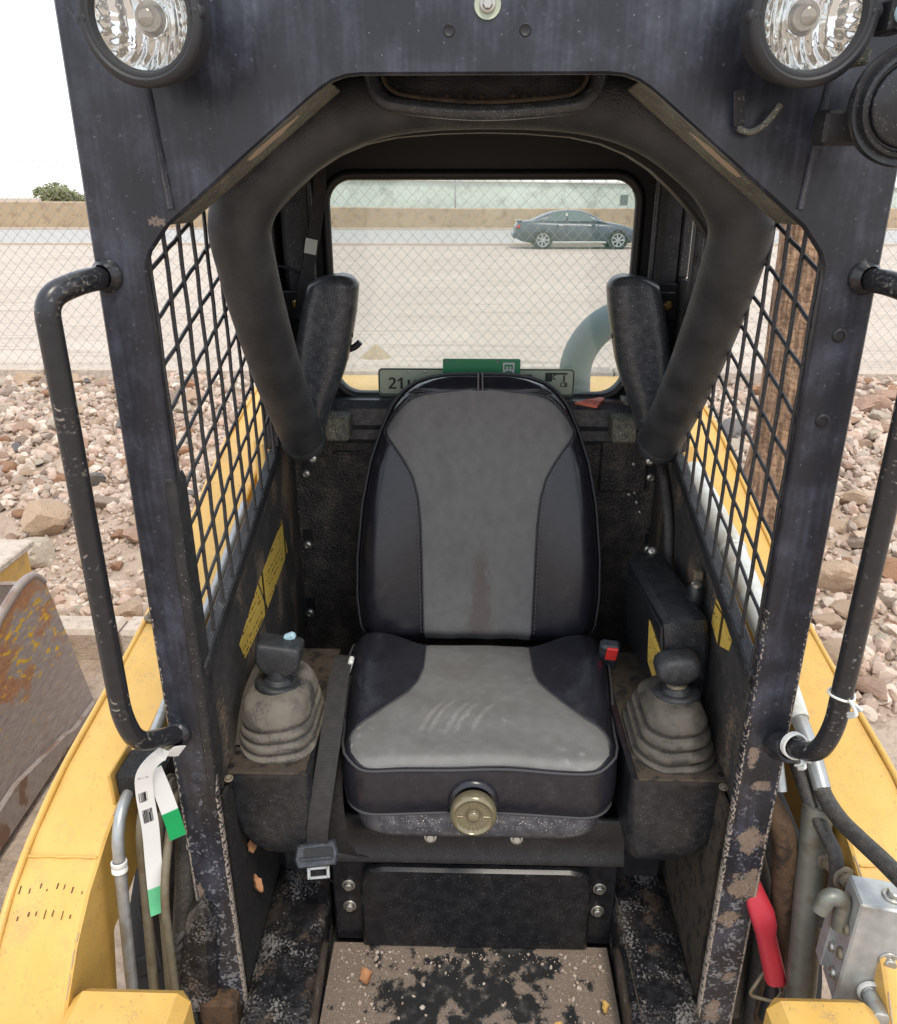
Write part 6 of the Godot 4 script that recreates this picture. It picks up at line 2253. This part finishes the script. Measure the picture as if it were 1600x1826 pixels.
	for k in 1:
		var mm := MultiMesh.new()
		mm.transform_format = MultiMesh.TRANSFORM_3D
		mm.use_colors = true
		mm.mesh = peb[k]
		var list := []
		for i in 2000:
			var x := rng.randf_range(-0.275, 0.275)
			var z := -0.18 + 0.34 * pow(rng.randf(), 1.4)
			var edge: float = sm(0.12, 0.27, abs(x)) * 0.8 + sm(-0.1, -0.17, z) * 0.35 + 0.05
			if rng.randf() > edge:
				continue
			list.append([x, z])
		mm.instance_count = list.size()
		for i in list.size():
			var s := 0.0012 + 0.0045 * pow(rng.randf(), 4.0)
			mm.set_instance_transform(i, Transform3D(Basis.from_euler(Vector3(rng.randf(), rng.randf(), rng.randf()) * TAU).scaled(Vector3(s, s, s)), Vector3(list[i][0], 0.3815 + s * 0.3, list[i][1])))
			var t := rng.randf()
			mm.set_instance_color(i, Color(0.30, 0.22, 0.17).lerp(Color(0.52, 0.45, 0.38), t))
		var mi := MultiMeshInstance3D.new()
		mi.name = numbered(self, "floor_grit")
		mi.multimesh = mm
		add_child(mi)
		tag(mi, "sandy grit and pebbles scattered over the cab floor", "grit", "", "stuff")

	build_bucket()


func build_bucket():
	# side plate stands along z at x about -1.44; the bucket runs away to -x
	var b := node("loader_bucket", self, Vector3(-1.452, 0.03, -1.52))
	b.rotation_degrees.y = 2.4
	tag(b, "rusty steel bucket with flaking yellow paint standing on the dirt", "bucket")
	# side outline in local (z, y)
	var side := PackedVector2Array([Vector2(0.0, 0.0), Vector2(0.72, 0.0), Vector2(1.05, 0.02), Vector2(1.05, 0.06), Vector2(0.75, 0.42), Vector2(0.60, 0.57), Vector2(0.459, 0.615), Vector2(0.36, 0.65), Vector2(0.29, 0.658), Vector2(0.225, 0.655), Vector2(0.185, 0.64), Vector2(0.165, 0.61)])
	var turn := Transform3D(Basis(Vector3(0, 0, 1), Vector3(0, 1, 0), Vector3(-1, 0, 0)), Vector3.ZERO)
	for q in [0.0, 1.5]:
		var m := MB.new()
		m.prism(side, q, q + 0.022, turn, 0.004, Rect2(0, 0, 1.05, 0.66))
		put(m, "side_plate", M.bucket_side, b)
	# shell between the plates
	var m := MB.new()
	var prof := [Vector2(0.02, 0.02), Vector2(0.10, 0.30), Vector2(0.18, 0.60), Vector2(0.26, 0.645)]
	for i in prof.size() - 1:
		var a: Vector2 = prof[i]
		var c: Vector2 = prof[i + 1]
		var mid := (a + c) / 2
		m.box(Vector3(-0.76, mid.y, mid.x), Vector3(1.476, 0.012, a.distance_to(c)), 0.002, Basis(Vector3.RIGHT, -atan2(c.y - a.y, c.x - a.x)))
	m.box(Vector3(-0.76, 0.012, 0.52), Vector3(1.476, 0.016, 1.0), 0.002)
	put(m, "shell", M.bucket_steel, b)
	m = MB.new()
	m.prism(PackedVector2Array([Vector2(0.0, 0.0), Vector2(0.03, 0.022), Vector2(0.21, 0.030), Vector2(0.27, 0.055), Vector2(0.60, 0.12), Vector2(1.05, 0.09), Vector2(1.05, 0.0)]), -0.020, -0.001, turn, 0.003)
	put(m, "wear_strip", M.bucket_steel, b)
	m = MB.new()
	m.tube(fillet([Vector3(-0.011, 0.60, 0.165), Vector3(-0.011, 0.655, 0.215), Vector3(-0.011, 0.66, 0.30), Vector3(-0.011, 0.617, 0.459), Vector3(-0.011, 0.42, 0.755), Vector3(-0.011, 0.06, 1.05)], 0.05), 0.015, 8)
	put(m, "rim_bar", M.bucket_steel, b)
	var y := node("yellow_frame_block", self, Vector3(-2.15, 0.0, -1.72))
	tag(y, "yellow painted steel block with pale top standing behind the rusty bucket", "steel block")
	pbox("block", Vector3(0, 0.27, 0), Vector3(0.7, 0.5, 0.3), 0.012, M.yellow, y)
	pbox("top_plate", Vector3(0, 0.535, 0), Vector3(0.74, 0.03, 0.34), 0.006, M.concrete, y)


# ---------------------------------------------------------------- rocks
func rock_mesh(seed_: int, sub: int, mat: Material) -> ArrayMesh:
	var g := RandomNumberGenerator.new()
	g.seed = seed_
	var t := (1.0 + sqrt(5.0)) / 2.0
	var vs := [Vector3(-1, t, 0), Vector3(1, t, 0), Vector3(-1, -t, 0), Vector3(1, -t, 0), Vector3(0, -1, t), Vector3(0, 1, t), Vector3(0, -1, -t), Vector3(0, 1, -t), Vector3(t, 0, -1), Vector3(t, 0, 1), Vector3(-t, 0, -1), Vector3(-t, 0, 1)]
	var fs := [[0, 11, 5], [0, 5, 1], [0, 1, 7], [0, 7, 10], [0, 10, 11], [1, 5, 9], [5, 11, 4], [11, 10, 2], [10, 7, 6], [7, 1, 8], [3, 9, 4], [3, 4, 2], [3, 2, 6], [3, 6, 8], [3, 8, 9], [4, 9, 5], [2, 4, 11], [6, 2, 10], [8, 6, 7], [9, 8, 1]]
	var tris := []
	for f in fs:
		tris.append([vs[f[0]].normalized(), vs[f[1]].normalized(), vs[f[2]].normalized()])
	for s in sub:
		var nt := []
		for q in tris:
			var a: Vector3 = ((q[0] + q[1]) / 2).normalized()
			var b: Vector3 = ((q[1] + q[2]) / 2).normalized()
			var c: Vector3 = ((q[2] + q[0]) / 2).normalized()
			nt += [[q[0], a, c], [a, q[1], b], [c, b, q[2]], [a, b, c]]
		tris = nt
	var planes := []
	for i in 11:
		planes.append([Vector3(g.randfn(), g.randfn(), g.randfn()).normalized(), g.randf_range(0.48, 0.85)])
	var st := Vector3(g.randf_range(0.85, 1.25), g.randf_range(0.6, 0.85), g.randf_range(0.8, 1.1))
	var fn := FastNoiseLite.new()
	fn.seed = seed_
	fn.frequency = 1.1
	var P = func(d: Vector3) -> Vector3:
		var r := 1.0
		for p in planes:
			var k: float = d.dot(p[0])
			if k > 0.05:
				r = min(r, p[1] / k)
		return d * r * (1.0 + 0.06 * fn.get_noise_3dv(d * 1.5)) * st
	var m := MB.new()
	for q in tris:
		m.tri3(P.call(q[0]), P.call(q[1]), P.call(q[2]), q[0] + q[1] + q[2])
	return m.mesh(mat)


func build_rocks():
	var g := RandomNumberGenerator.new()
	g.seed = 2024
	var shapes := []
	for i in 7:
		shapes.append(rock_mesh(100 + i, 2, null))
	var looks := ["pale tan", "reddish pink", "brownish grey", "cream white", "rusty orange", "dark grey"]
	var weights := [0.28, 0.56, 0.70, 0.80, 0.95, 1.0]
	var placed := []
	var tries := 0
	var made := 0
	# the big ones one can pick out by name
	var special := [[-3.13, -3.35, 0.27, 4, "large rusty orange boulder at the rock bed's edge near the fence"], [-2.36, -2.95, 0.15, 0, "squarish pale tan rock lying left of the grab handle"], [-2.30, -2.72, 0.13, 3, "cream block of rock just in front of the squarish tan one"], [1.72, -2.42, 0.15, 0, "smooth yellowish tan boulder beside the right post"], [1.95, -1.62, 0.16, 1, "pinkish slab of rock at the front of the rock bed by the handle"]]
	for q in special:
		var o := inst("boulder", shapes[made % 7], self, Transform3D(Basis.from_euler(Vector3(0.2, made * 1.3, 0.1)).scaled(Vector3.ONE * q[2]), Vector3(q[0], bank(q[0], q[1]) + q[2] * 0.35, q[1])))
		o.material_override = M.rocks[q[3]]
		tag(o, q[4], "rock", "boulders in the rock bed")
		placed.append(Vector3(q[0], q[1], q[2]))
		made += 1
	var n := 0
	while n < 270 and tries < 14000:
		tries += 1
		var left := g.randf() < 0.58
		var z := -1.62 - 3.4 * pow(g.randf(), 1.15)
		var depth := 1.0 - z
		# wedges of the bed that show left and right of the cab
		var x := g.randf_range(-0.66, -0.36) * depth if left else g.randf_range(0.34, 0.62) * depth
		if left and z > -2.05:
			continue
		if left and z > -3.1 and z < -2.45 and g.randf() < 0.75 and x < -1.3:
			continue
		var r := 0.032 + 0.085 * pow(g.randf(), 2.3) + 0.03 * sm(2.8, 5.5, depth) * g.randf()
		var ok := true
		for p in placed:
			if Vector2(p.x - x, p.y - z).length() < (p.z + r) * 0.78:
				ok = false
				break
		if not ok:
			continue
		placed.append(Vector3(x, z, r))
		var pick := g.randf()
		var li := 0
		while weights[li] < pick:
			li += 1
		var o := inst("rock", shapes[g.randi() % 7], self, Transform3D(Basis.from_euler(Vector3(g.randf_range(-0.4, 0.4), g.randf() * TAU, g.randf_range(-0.4, 0.4))).scaled(Vector3(r, r * g.randf_range(0.7, 1.0), r)), Vector3(x, bank(x, z) + r * 0.32, z)))
		o.material_override = M.rocks[li]
		var band := "front edge" if z > -2.6 else ("lower middle" if z > -3.3 else ("upper middle" if z > -4.1 else "fence side"))
		var where := "at the %s of the %s rock bed" % [band, "left" if left else "right"]
		tag(o, "%s angular %s %s" % [looks[li], "rock" if r > 0.075 else "small rock", where], "rock", "%s %s rocks %s" % [looks[li], "larger" if r > 0.075 else "small", where])
		n += 1
	# everything smaller: rubble and gravel, thinner where bare dirt shows
	var patch := FastNoiseLite.new()
	patch.seed = 12
	patch.frequency = 1.1
	for k in 1:
		var mm := MultiMesh.new()
		mm.transform_format = MultiMesh.TRANSFORM_3D
		mm.use_colors = true
		mm.mesh = rock_mesh(302, 1, M.pebble)
		var list := []
		for i in 27000:
			var left := g.randf() < 0.55
			var z := -1.5 - 3.65 * g.randf()
			var depth := 1.0 - z
			var x := (g.randf_range(-0.72, -0.22) if g.randf() < 0.8 else g.randf_range(-1.1, 0.0)) * depth if left else (g.randf_range(0.22, 0.70) if g.randf() < 0.8 else g.randf_range(0.0, 1.1)) * depth
			if left and z > -2.03:
				continue
			if patch.get_noise_2d(x, z) < -0.12 and g.randf() < 0.7:
				continue
			list.append([x, z])
		mm.instance_count = list.size()
		for i in list.size():
			var s := 0.009 + 0.052 * pow(g.randf(), 2.2)
			if list[i][0] < -1.2 and list[i][1] > -3.1 and list[i][1] < -2.45:
				s *= 0.45
			mm.set_instance_transform(i, Transform3D(Basis.from_euler(Vector3(g.randf(), g.randf(), g.randf()) * TAU).scaled(Vector3(s, s, s)), Vector3(list[i][0], bank(list[i][0], list[i][1]) + s * 0.3, list[i][1])))
			var c := Color(0.48, 0.37, 0.28).lerp(Color(0.52, 0.36, 0.28), g.randf()).lerp(Color(0.66, 0.57, 0.48), pow(g.randf(), 1.6)).lerp(Color(0.24, 0.19, 0.16), 0.75 * pow(g.randf(), 2.2))
			mm.set_instance_color(i, c)
		var mi := MultiMeshInstance3D.new()
		mi.name = numbered(self, "rubble")
		mi.multimesh = mm
		add_child(mi)
		tag(mi, "tan and pink crushed rubble filling the rock bed", "rubble", "", "stuff")
